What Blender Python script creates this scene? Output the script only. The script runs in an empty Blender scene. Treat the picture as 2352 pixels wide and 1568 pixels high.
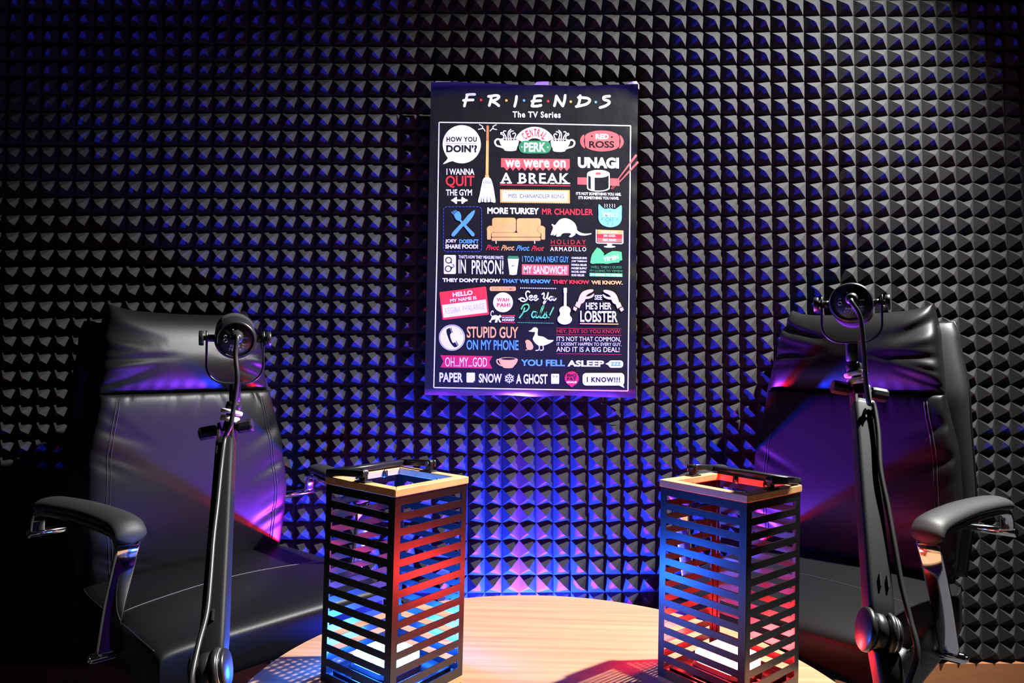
import bpy, bmesh, math, random
from mathutils import Vector, Matrix, noise
random.seed(7)
C = bpy.context.scene
COL = C.collection
PI = math.pi
# ------------------------------------------------------------------ camera
F = 1568.0                      # focal length in pixels of the 2352 px wide frame (24 mm)
TH = 0.0294                     # pitch up
CZ = 0.935                      # lens height above the floor
cam_d = bpy.data.cameras.new('camera'); cam_d.sensor_width = 36; cam_d.lens = 24.0
cam_d.clip_start = 0.02
cam = bpy.data.objects.new('camera', cam_d); COL.objects.link(cam)
cam.location = (0, 0, CZ); cam.rotation_euler = (PI/2 + TH, 0, 0)
C.camera = cam
# ------------------------------------------------------------------ world, light, exposure
w = bpy.data.worlds.new('studio_dark'); C.world = w; w.use_nodes = True
w.node_tree.nodes['Background'].inputs[0].default_value = (0.75, 0.7, 0.8, 1)
w.node_tree.nodes['Background'].inputs[1].default_value = 0.006
vs = C.view_settings
vs.view_transform = 'Standard'; vs.look = 'None'; vs.gamma = 1; vs.use_curve_mapping = False
vs.exposure = 0.0
SPOT_POS, SPOT_AIM = (1.6, 1.44, 2.78), (0.06, 1.1, 0.3)
sp = bpy.data.lights.new('ceiling_spot', 'SPOT'); sp.energy = 1230; sp.color = (1, 0.975, 0.95)
sp.spot_size = math.radians(86); sp.spot_blend = 0.6; sp.shadow_soft_size = 0.03
so = bpy.data.objects.new('ceiling_spot', sp); COL.objects.link(so)
so.location = SPOT_POS
so.rotation_euler = (Vector(SPOT_AIM) - Vector(SPOT_POS)).to_track_quat('-Z', 'Y').to_euler()
BLUE, RED = (0.012, 0.12, 1.0), (1.0, 0.024, 0.026)
BLUE_S, RED_S = 800, 400

# ------------------------------------------------------------------ helpers
def U(px, py, depth):
    """the point at this depth seen at a pixel of the photograph"""
    u = (px - 1176) / F; v = -(py - 784) / F
    y = math.cos(TH) - math.sin(TH) * v; z = math.sin(TH) + math.cos(TH) * v
    k = depth / y
    return Vector((u * k, depth, CZ + z * k))

def obj(name, bm, m, parent=None, smooth=True, bevel=0, sub=0, loc=None):
    me = bpy.data.meshes.new(name)
    bmesh.ops.recalc_face_normals(bm, faces=bm.faces)
    bm.to_mesh(me); bm.free()
    for x in (m if isinstance(m, (list, tuple)) else [m]): me.materials.append(x)
    o = bpy.data.objects.new(name, me); COL.objects.link(o)
    if parent: o.parent = parent
    if loc: o.location = loc
    if smooth:
        for p in me.polygons: p.use_smooth = True
    if bevel:
        b = o.modifiers.new('bevel', 'BEVEL'); b.width = bevel; b.segments = 3; b.limit_method = 'ANGLE'
        b.angle_limit = math.radians(40)
        if smooth: b.harden_normals = True
    if sub:
        s = o.modifiers.new('sub', 'SUBSURF'); s.levels = sub; s.render_levels = sub
    return o

def tag(o, label, cat, group=None, kind=None):
    o['label'] = label; o['category'] = cat
    if group: o['group'] = group
    if kind: o['kind'] = kind
    return o

def thing(name, label, cat, group=None, mat=None):
    o = bpy.data.objects.new(name, None); COL.objects.link(o); o.empty_display_size = 0.05
    tag(o, label, cat, group)
    if mat is not None: o.matrix_world = mat
    return o

def box(bm, c, s, M=None):
    r = bmesh.ops.create_cube(bm, size=1)
    bmesh.ops.scale(bm, vec=s, verts=r['verts'])
    bmesh.ops.translate(bm, vec=c, verts=r['verts'])
    if M is not None: bmesh.ops.transform(bm, matrix=M, verts=r['verts'])
    return r['verts']

def frames(pts, up=None):
    pts = [Vector(p) for p in pts]; n = len(pts); out = []
    ref = None
    for i in range(n):
        t = (pts[min(i+1, n-1)] - pts[max(i-1, 0)]).normalized()
        if up is not None: s = t.cross(Vector(up))
        elif ref is None:
            s = t.cross(Vector((0, 0, 1)))
            if s.length < 0.1: s = t.cross(Vector((0, 1, 0)))
        else: s = ref - t * ref.dot(t)
        s.normalize(); ref = s
        out.append((pts[i], t, s, s.cross(t).normalized()))
    return out

def sweep(bm, pts, prof, up=None, caps=True, closed=False):
    """prof(i) gives a list of (a, b) offsets along side and up vectors"""
    fr = frames(pts, up); rings = []
    for i, (p, t, s, u) in enumerate(fr):
        pr = prof(i) if callable(prof) else prof
        rings.append([bm.verts.new(p + s*a + u*b) for a, b in pr])
    n = len(rings[0]); m = len(rings)
    for i in range(m if closed else m-1):
        A, B = rings[i], rings[(i+1) % m]
        for k in range(n):
            bm.faces.new((A[k], A[(k+1) % n], B[(k+1) % n], B[k]))
    if caps and not closed:
        bm.faces.new(rings[0]); bm.faces.new(rings[-1])

def circ(r, seg=12, ry=None):
    ry = r if ry is None else ry
    return [(r*math.cos(2*PI*k/seg), ry*math.sin(2*PI*k/seg)) for k in range(seg)]

def rrect(a, b, r, seg=3):
    """rounded rectangle half sizes a, b"""
    out = []
    for cx, cy, a0 in ((a-r, b-r, 0), (-a+r, b-r, PI/2), (-a+r, -b+r, PI), (a-r, -b+r, 1.5*PI)):
        for k in range(seg+1):
            t = a0 + PI/2*k/seg
            out.append((cx + r*math.cos(t), cy + r*math.sin(t)))
    return out

def tube(bm, pts, r, seg=12):
    if callable(r): sweep(bm, pts, lambda i: circ(r(i), seg))
    else: sweep(bm, pts, circ(r, seg))

def spline(P, n=8):
    """Catmull-Rom through points"""
    P = [Vector(p) for p in P]; out = []
    for i in range(len(P)-1):
        a = P[max(i-1, 0)]; b = P[i]; c = P[i+1]; d = P[min(i+2, len(P)-1)]
        for k in range(n):
            t = k/n
            out.append(0.5*((2*b) + (c-a)*t + (2*a-5*b+4*c-d)*t*t + (3*b-a-3*c+d)*t**3))
    out.append(P[-1]); return out

def lathe(bm, prof, M=None, seg=40):
    """prof: list of (r, h); spun about local Z"""
    rings = []
    for r, h in prof:
        if r < 1e-6:
            v = bm.verts.new((0, 0, h)); rings.append([v])
        else: rings.append([bm.verts.new((r*math.cos(2*PI*k/seg), r*math.sin(2*PI*k/seg), h)) for k in range(seg)])
    for A, B in zip(rings[:-1], rings[1:]):
        if len(A) == 1 and len(B) == 1: continue
        for k in range(seg):
            k2 = (k+1) % seg
            if len(A) == 1: bm.faces.new((A[0], B[k], B[k2]))
            elif len(B) == 1: bm.faces.new((A[k], A[k2], B[0]))
            else: bm.faces.new((A[k], A[k2], B[k2], B[k]))
    if M is not None:
        vs_ = [v for R in rings for v in R]
        bmesh.ops.transform(bm, matrix=M, verts=vs_)

def axisM(o, z, x=None):
    z = Vector(z).normalized()
    x = Vector(x) if x is not None else (Vector((1, 0, 0)) if abs(z.x) < 0.9 else Vector((0, 1, 0)))
    y = z.cross(x).normalized(); x = y.cross(z)
    M = Matrix((x, y, z)).transposed().to_4x4(); M.translation = Vector(o); return M

def cyl(bm, a, b, r, r2=None, seg=28, ch=0.0):
    a, b = Vector(a), Vector(b); L = (b-a).length; r2 = r if r2 is None else r2
    pr = [(0, 0), (r-ch, 0), (r, ch), (r2, L-ch), (r2-ch, L), (0, L)] if ch else [(0, 0), (r, 0), (r2, L), (0, L)]
    lathe(bm, pr, axisM(a, b-a), seg)

def pillow(bm, nu, nv, fn):
    """closed padded shape; fn(u, v, side) -> point, u, v in [-1, 1], side +1 / -1; both sides agree on the border"""
    us = [math.sin(PI/2*(-1 + 2*i/nu)) for i in range(nu+1)]
    vs_ = [math.sin(PI/2*(-1 + 2*i/nv)) for i in range(nv+1)]
    G = {}
    for s in (1, -1):
        for i, u in enumerate(us):
            for j, v in enumerate(vs_):
                if s == -1 and (i in (0, nu) or j in (0, nv)): G[s, i, j] = G[1, i, j]
                else: G[s, i, j] = bm.verts.new(fn(u, v, s))
        for i in range(nu):
            for j in range(nv):
                q = [G[s, i, j], G[s, i+1, j], G[s, i+1, j+1], G[s, i, j+1]]
                bm.faces.new(q if s == 1 else q[::-1])

# ------------------------------------------------------------------ materials
def mat(name, col, rough=0.5, metal=0.0, spec=0.5, bump=None, emit=None, coat=0.0, vary=None):
    m = bpy.data.materials.new(name); m.use_nodes = True
    nt = m.node_tree; b = nt.nodes['Principled BSDF']
    b.inputs['Base Color'].default_value = (*col, 1); b.inputs['Roughness'].default_value = rough
    b.inputs['Metallic'].default_value = metal; b.inputs['Specular IOR Level'].default_value = spec
    b.inputs['Coat Weight'].default_value = coat
    if emit:
        b.inputs['Emission Color'].default_value = (*emit[0], 1); b.inputs['Emission Strength'].default_value = emit[1]
    if bump or vary:
        tc = nt.nodes.new('ShaderNodeTexCoord')
    if bump:
        sc, st, dist = bump
        n = nt.nodes.new('ShaderNodeTexNoise'); n.inputs['Scale'].default_value = sc; n.inputs['Detail'].default_value = 4
        nt.links.new(tc.outputs['Object'], n.inputs['Vector'])
        bp = nt.nodes.new('ShaderNodeBump'); bp.inputs['Strength'].default_value = st; bp.inputs['Distance'].default_value = dist
        nt.links.new(n.outputs['Fac'], bp.inputs['Height']); nt.links.new(bp.outputs['Normal'], b.inputs['Normal'])
    if vary:
        sc, c2 = vary
        n = nt.nodes.new('ShaderNodeTexNoise'); n.inputs['Scale'].default_value = sc; n.inputs['Detail'].default_value = 3
        nt.links.new(tc.outputs['Object'], n.inputs['Vector'])
        mx = nt.nodes.new('ShaderNodeMix'); mx.data_type = 'RGBA'
        mx.inputs[6].default_value = (*col, 1); mx.inputs[7].default_value = (*c2, 1)
        nt.links.new(n.outputs['Fac'], mx.inputs[0]); nt.links.new(mx.outputs[2], b.inputs['Base Color'])
    return m

def wood(name, c1, c2, scale=(3, 45, 45), rough=0.45):
    m = bpy.data.materials.new(name); m.use_nodes = True
    nt = m.node_tree; b = nt.nodes['Principled BSDF']; b.inputs['Roughness'].default_value = rough
    tc = nt.nodes.new('ShaderNodeTexCoord'); mp = nt.nodes.new('ShaderNodeMapping'); mp.inputs['Scale'].default_value = scale
    n = nt.nodes.new('ShaderNodeTexNoise'); n.inputs['Scale'].default_value = 1.0; n.inputs['Detail'].default_value = 6
    n.inputs['Roughness'].default_value = 0.65; n.inputs['Distortion'].default_value = 0.6
    r = nt.nodes.new('ShaderNodeValToRGB')
    r.color_ramp.elements[0].position = 0.3; r.color_ramp.elements[0].color = (*c2, 1)
    r.color_ramp.elements[1].position = 0.62; r.color_ramp.elements[1].color = (*c1, 1)
    nt.links.new(tc.outputs['Object'], mp.inputs[0]); nt.links.new(mp.outputs[0], n.inputs['Vector'])
    nt.links.new(n.outputs['Fac'], r.inputs[0]); nt.links.new(r.outputs[0], b.inputs['Base Color'])
    return m

M = {}
M['foam'] = mat('foam', (0.019, 0.019, 0.0195), 0.9, spec=0.10, bump=(900, 0.5, 0.002), vary=(1500, (0.036, 0.036, 0.0365)))
M['lower_wall'] = wood('lower_wall', (0.34, 0.13, 0.05), (0.26, 0.095, 0.035), (4, 4, 30), 0.5)
M['carpet'] = mat('carpet', (0.035, 0.036, 0.037), 0.95, spec=0.1, bump=(260, 0.8, 0.004), vary=(420, (0.08, 0.082, 0.085)))
M['leather'] = mat('leather', (0.0045, 0.0045, 0.0048), 0.42, spec=0.19, bump=(520, 0.12, 0.001))
M['leather_dark'] = mat('leather_dark', (0.009, 0.009, 0.0095), 0.5, spec=0.3, bump=(520, 0.12, 0.001))
M['thread'] = mat('thread', (0.10, 0.10, 0.10), 0.7)
M['thread_dark'] = mat('thread_dark', (0.008, 0.008, 0.008), 0.7)
M['chrome'] = mat('chrome', (0.72, 0.71, 0.72), 0.08, metal=1)
M['steel'] = mat('steel', (0.75, 0.73, 0.74), 0.28, metal=0.9)
M['pad'] = mat('armrest_pad', (0.02, 0.02, 0.02), 0.55, spec=0.4, bump=(600, 0.2, 0.001))
M['plastic'] = mat('plastic', (0.015, 0.015, 0.016), 0.4)
M['table_wood'] = wood('table_wood', (0.46, 0.26, 0.135), (0.30, 0.155, 0.08), (1.6, 75, 75), 0.42)
M['table_edge'] = wood('table_edge', (0.45, 0.29, 0.18), (0.33, 0.2, 0.12), (3, 3, 60))
M['table_leg'] = mat('table_leg', (0.02, 0.02, 0.02), 0.4)
M['rim_wood'] = wood('rim_wood', (0.64, 0.35, 0.15), (0.52, 0.26, 0.10), (14, 60, 60), 0.5)
M['lantern_metal'] = mat('lantern_metal', (0.005, 0.005, 0.006), 0.28, spec=0.62)
M['handle_metal'] = mat('handle_metal', (0.012, 0.012, 0.013), 0.3, spec=0.6)
M['lamp_base'] = mat('lamp_base', (0.03, 0.03, 0.03), 0.35)
M['blue_light'] = mat('blue_light', (0.5, 0.6, 0.8), 0.4, emit=(BLUE, BLUE_S))
M['red_light'] = mat('red_light', (0.8, 0.5, 0.5), 0.4, emit=(RED, RED_S))
M['mic_body'] = mat('mic_body', (0.014, 0.014, 0.015), 0.33, spec=0.55)
M['mic_face'] = mat('mic_face', (0.03, 0.03, 0.036), 0.34, spec=0.6)
M['mic_foam'] = mat('mic_foam', (0.015, 0.015, 0.015), 0.9, bump=(500, 0.5, 0.003))
M['arm_metal'] = mat('arm_metal', (0.009, 0.009, 0.0095), 0.55, spec=0.2, bump=(1200, 0.06, 0.0004))
M['rubber'] = mat('rubber', (0.02, 0.02, 0.02), 0.38, spec=0.5)
M['mark'] = mat('white_print', (0.75, 0.75, 0.75), 0.5)
M['collar'] = mat('collar', (0.85, 0.83, 0.83), 0.45)
M['lens'] = mat('lens', (0.3, 0.3, 0.5), 0.3, emit=((0.2, 0.05, 1.0), 2))
M['paper_back'] = mat('paper_back', (0.85, 0.83, 0.80), 0.6)

# ------------------------------------------------------------------ the setting
# pyramid foam wall: node (c, r) of the valley grid; column 0 / row 0 is the seam seen upper right
PITCH, PH = 0.05, 0.021
WX, WY, WZ, WYAW = 0.9707, 2.0106, 1.0317 + CZ, 0.0133
def wall_pt(c, r, h):
    a = PITCH*c
    n = Vector((math.sin(WYAW), -math.cos(WYAW), 0))
    return Vector((WX + a*math.cos(WYAW), WY + a*math.sin(WYAW), WZ - PITCH*r)) + n*h
bm = bmesh.new()
C0, C1, R0, R1 = -64, 24, -12, 38
tile_tilt = {}
for c in range(C0, C1):
    for r in range(R0, R1):
        tk = (c//10, (r-8)//10)
        if tk not in tile_tilt:
            tile_tilt[tk] = (random.uniform(-.0012, .0012), random.uniform(-.004, .004), random.uniform(-.004, .004))
        off, tx, ty = tile_tilt[tk]
        lc, lr = (c % 10) - 4.5, ((r-8) % 10) - 4.5
        base = off
        ax, ay = random.gauss(0, 0.025) + tx*6, random.gauss(0, 0.025) + ty*6 + 0.02
        hh = PH*random.uniform(0.96, 1.04)
        rings = []
        for t, k, sh in ((0.5, 0.0, 0), (0.482, 0.022, 0), (0.25, 0.51, .5), (0.03, 0.985, 1)):
            e0 = 0.0
            ring = []
            for du, dv in ((-1, -1), (1, -1), (1, 1), (-1, 1)):
                g = 0.012 if t == 0.5 else 0
                uu, vv = du*t, dv*t
                if t == 0.5:
                    if (c % 10 == 0 and du < 0) or (c % 10 == 9 and du > 0): uu -= du*g
                    if ((r-8) % 10 == 0 and dv < 0) or ((r-8) % 10 == 9 and dv > 0): vv -= dv*g
                ring.append(bm.verts.new(wall_pt(c + .5 + uu + ax*sh, r + .5 + vv + ay*sh, base + hh*k)))
            rings.append(ring)
        for A, B in zip(rings[:-1], rings[1:]):
            for k in range(4): bm.faces.new((A[k], A[(k+1) % 4], B[(k+1) % 4], B[k]))
        bm.faces.new(rings[-1])
# foam backing board just behind the valleys
A = [bm.verts.new(wall_pt(c, r, -0.006)) for c, r in ((C0, R0), (C1, R0), (C1, R1), (C0, R1))]
Bk = [bm.verts.new(wall_pt(c, r, -0.03)) for c, r in ((C0, R0), (C1, R0), (C1, R1), (C0, R1))]
bm.faces.new(A); bm.faces.new(Bk[::-1])
for k in range(4): bm.faces.new((A[k], A[(k+1) % 4], Bk[(k+1) % 4], Bk[k]))
wb = obj('wall_back', bm, M['foam'], smooth=False)
tag(wb, 'back wall clad in black pyramid acoustic foam', 'wall', kind='structure')
zb = WZ - PITCH*R1
bm = bmesh.new(); box(bm, (-0.03, 2.012, zb/2 - .002), (4.42, 0.02, zb - .006))
tag(obj('baseboard_back', bm, M['lower_wall'], smooth=False), 'brown baseboard strip below the black foam', 'baseboard', kind='structure')
bm = bmesh.new(); box(bm, (0, 0.9, -0.02), (5, 4.2, 0.04))
tag(obj('floor', bm, M['carpet'], smooth=False), 'grey carpet floor', 'floor', kind='structure')

# ------------------------------------------------------------------ table (stands slightly out of level)
TTILT = 0.0235
T_C = Vector((0.065, 1.108, CZ - 0.548)); T_R = 0.512
TM = Matrix.Translation(T_C) @ Matrix.Rotation(TTILT, 4, 'Y')
table = thing('round_table', 'round low table with light oak grain top under the two lanterns', 'table', mat=TM)
bm = bmesh.new()
lathe(bm, [(0, -0.025), (T_R-.003, -0.025), (T_R, -0.022), (T_R, -0.002), (T_R-.002, 0), (0, 0)], seg=128)
obj('table_top', bm, M['table_wood'], table, smooth=False)
bm = bmesh.new(); cyl(bm, (0, 0, -0.362), (0, 0, -0.026), 0.04, seg=32); obj('pedestal', bm, M['table_leg'], table)
bm = bmesh.new(); lathe(bm, [(0, -0.380), (0.22, -0.380), (0.22, -0.374), (0.05, -0.361), (0, -0.361)], seg=64); obj('base', bm, M['table_leg'], table)
def on_table(x, y, h=0.0):
    lx = (x - T_C.x)/math.cos(TTILT)
    return TM @ Vector((lx, y - T_C.y, h))

# ------------------------------------------------------------------ lanterns
A_ = 0.17
def lantern(name, label, x, y, rot, fold):
    root = thing(name, label, 'lantern', 'slatted lanterns on the table',
                 Matrix.Translation(on_table(x, y, 0.0004)) @ Matrix.Rotation(TTILT, 4, 'Y') @ Matrix.Rotation(rot, 4, 'Z'))
    foot, mh = 0.012, 0.323
    top = foot + mh
    m = A_/2 - 0.002
    # wooden base frame
    bm = bmesh.new()
    for k in range(4):
        R = Matrix.Rotation(k*PI/2, 4, 'Z')
        box(bm, (0, -m + .010, foot/2), (2*m - (0.0404 if k % 2 else 0), .02, foot), R)
    obj('base_frame', bm, M['rim_wood'], root, smooth=False, bevel=.0015)
    # slatted metal sides
    th = 0.0016; st = 0.0125
    for k in range(4):
        bm = bmesh.new(); R = Matrix.Rotation(k*PI/2, 4, 'Z')
        w2 = m - (th if k % 2 else 0) - .0002
        def bar(x0, x1, z0, z1): box(bm, ((x0+x1)/2, -m + th/2, (z0+z1)/2), (x1-x0, th, z1-z0), R)
        bar(-w2, -w2+st, foot, top); bar(w2-st, w2, foot, top)
        z = top - 0.0136
        bar(-w2+st, w2-st, z, top)
        for i in range(13):
            z -= 0.0118
            z0 = z - 0.0117 if i < 12 else foot
            bar(-w2+st, w2-st, z0, z); z = z0
        # folded corner flanges inside
        for s in (-1, 1):
            box(bm, (s*(w2 - .0030), -m + th + .003, (foot+top)/2), (.0012, .006, mh - .004), R)
        obj('slatted_side', bm, M['lantern_metal'], root, smooth=False)
    # floor tray
    bm = bmesh.new()
    q = m - th - .001
    box(bm, (0, 0, foot + .0045), (2*q, 2*q, .003))
    for k in range(4):
        box(bm, (0, -q + .012, foot + .010), (2*q - .024, .0016, .009), Matrix.Rotation(k*PI/2, 4, 'Z'))
    obj('tray', bm, M['lantern_metal'], root, smooth=False)
    # wooden rim with mitred corners
    bm = bmesh.new(); h = A_/2; wi = 0.019
    for k in range(4):
        R = Matrix.Rotation(k*PI/2, 4, 'Z'); g = 0.00025
        P = [(-h+g, -h), (h-g, -h), (h-wi-g, -h+wi), (-h+wi+g, -h+wi)]
        lo = [bm.verts.new(R @ Vector((a, b, top + .0006))) for a, b in P]
        hi = [bm.verts.new(R @ Vector((a, b, top + .0124))) for a, b in P]
        bm.faces.new(lo[::-1]); bm.faces.new(hi)
        for i in range(4): bm.faces.new((lo[i], lo[(i+1) % 4], hi[(i+1) % 4], hi[i]))
    obj('wooden_rim', bm, M['rim_wood'], root, smooth=False, bevel=.0012)
    rt = top + .0124
    # hooks screwed into the inner faces of the rim
    for k, s in ((0, -.03), (0, .03), (2, -.03), (2, .03)):
        bm = bmesh.new(); R = Matrix.Rotation(k*PI/2 + (0 if fold > 0 else 0), 4, 'Z')
        box(bm, (s, -h + wi + .0015, rt - .0085), (.010, .003, .008), R)
        cyl(bm, R @ Vector((s, -h+wi, rt-.0045)), R @ Vector((s, -h+wi+.003, rt-.0045)), .005, seg=16)
        cyl(bm, R @ Vector((s, -h+wi+.003, rt-.006)), R @ Vector((s, -h+wi+.005, rt-.006)), .002, seg=10)
        obj('rim_clip', bm, M['handle_metal'], root)
    # brackets at -X and +X, handle folded to fold*Y
    for s in (-1, 1):
        bm = bmesh.new(); bx_ = s*(h - .010)
        box(bm, (bx_, 0, rt + .0012), (.016, .026, .0022))
        box(bm, (bx_, 0, rt + .009), (.007, .013, .015))
        cyl(bm, (bx_-.0035, 0, rt+.0145), (bx_+.0035, 0, rt+.0145), .0068, seg=20)
        br = obj('handle_bracket', bm, M['handle_metal'], root, bevel=.0006)
        bm = bmesh.new()
        cyl(bm, (bx_ - .0075*s, 0, rt+.0145), (bx_ + .0075*s, 0, rt+.0145), .0042, seg=6)
        obj('bolt', bm, M['handle_metal'], br, bevel=.0004)
    bm = bmesh.new(); zc = rt + .0145; L = h - .009
    xs = h - .0035
    pr = rrect(.0022, .0062, .0018)
    for s in (-1, 1):
        pts = [(s*xs, -0.008*fold, zc), (s*xs, L*fold*.5, zc - .0035), (s*xs, L*fold, zc - .0075)]
        sweep(bm, pts, rrect(.0022, .0058, .0018), up=(0, 0, 1))
    sweep(bm, [(-xs - .002, L*fold, zc-.0075), (0, L*fold, zc-.0075), (xs + .002, L*fold, zc-.0075)], rrect(.0085, .0050, .003), up=(0, 0, 1))
    obj('handle', bm, M['handle_metal'], root, smooth=True, bevel=0)
    return root
L_XY, L_ROT = (-0.201, 1.161), math.radians(52.7)
R_XY, R_ROT = (0.3676, 1.1828), math.radians(129.7)
lantern('lantern', 'black slatted metal lantern with wooden rim holding the blue lamp', *L_XY, L_ROT, 1)
lantern('lantern', 'black slatted metal lantern with wooden rim holding the red lamp', *R_XY, R_ROT, -1)

def led_lamp(label, xy, rot, m):
    root = thing('led_lamp', label, 'lamp', 'lamps inside the lanterns',
                 Matrix.Translation(on_table(*xy, .0188)) @ Matrix.Rotation(TTILT, 4, 'Y') @ Matrix.Rotation(rot, 4, 'Z'))
    bm = bmesh.new()
    sweep(bm, [(0, 0, 0), (0, 0, .003), (0, 0, .017), (0, 0, .0235)], lambda i: rrect(*((.040, .045, .046, .043)[i],)*2, .016, 5), up=(0, 1, 0))
    obj('housing', bm, M['lamp_base'], root, smooth=False)
    bm = bmesh.new()
    sweep(bm, [(0, 0, .0238), (0, 0, .037), (0, 0, .0405), (0, 0, .042)], lambda i: rrect(*((.0425, .0425, .0405, .037)[i],)*2, .014, 5), up=(0, 1, 0))
    obj('glowing_diffuser', bm, m, root, smooth=False)
    bm = bmesh.new()
    pts = [(.046 + .012*math.sin(t*PI), -.013*math.cos(t*PI), .007 + .003*math.sin(t*PI)) for t in [k/14 for k in range(15)]]
    tube(bm, pts, .0016, 10)
    obj('hanging_ring', bm, M['steel'], root)
    return root
led_lamp('square lamp glowing blue inside the left lantern', (L_XY[0] - .010, L_XY[1] - .004), L_ROT, M['blue_light'])
led_lamp('square lamp glowing red inside the right lantern', R_XY, R_ROT - PI/2 + PI*1.5, M['red_light'])

# ------------------------------------------------------------------ uplight on the carpet behind the table
FX, FY = 0.03, 1.862
fl = thing('floor_light', 'low coloured uplight on the carpet behind the round table', 'lamp', mat=Matrix.Translation((FX, FY, 0)))
bm = bmesh.new()
sweep(bm, [(0, .028, 0), (0, .028, .004), (0, .028, .086), (0, .028, .09)], lambda i: rrect(*((.056, .096) if i in (0, 3) else (.06, .10)), .02, 4), up=(0, 1, 0))
obj('housing', bm, M['lamp_base'], fl, smooth=False)
for nm, col, en, dy in (('blue_led', (0.012, 0.035, 1), 820, 0), ('red_led', (1, 0.008, 0.05), 250, .110)):
    bm = bmesh.new(); lathe(bm, [(.012, .0902), (.012, .093), (.008, .096), (0, .097)], Matrix.Translation((0, dy, 0)), 24)
    obj('lens', bm, M['lens'], fl)
    l = bpy.data.lights.new(nm, 'SPOT'); l.color = col; l.energy = en; l.shadow_soft_size = 0.016
    l.spot_size = math.radians(140); l.spot_blend = 0.12
    lo = bpy.data.objects.new(nm, l); COL.objects.link(lo); lo.location = (FX, FY+dy, .115); lo.rotation_euler = (PI, 0, 0)
# ------------------------------------------------------------------ chairs
def lerp(tab, x):
    for (a, va), (b, vb) in zip(tab[:-1], tab[1:]):
        if x <= b:
            t = (x-a)/(b-a); t = max(0, min(1, t)); t = t*t*(3-2*t)*0.5 + t*0.5
            return va + (vb-va)*t
    return tab[-1][1]
def sup(u, p): return max(0.0, 1 - abs(u)**p)**(1/p)
def gauss(x, s): return math.exp(-(x/s)**2)

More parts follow.
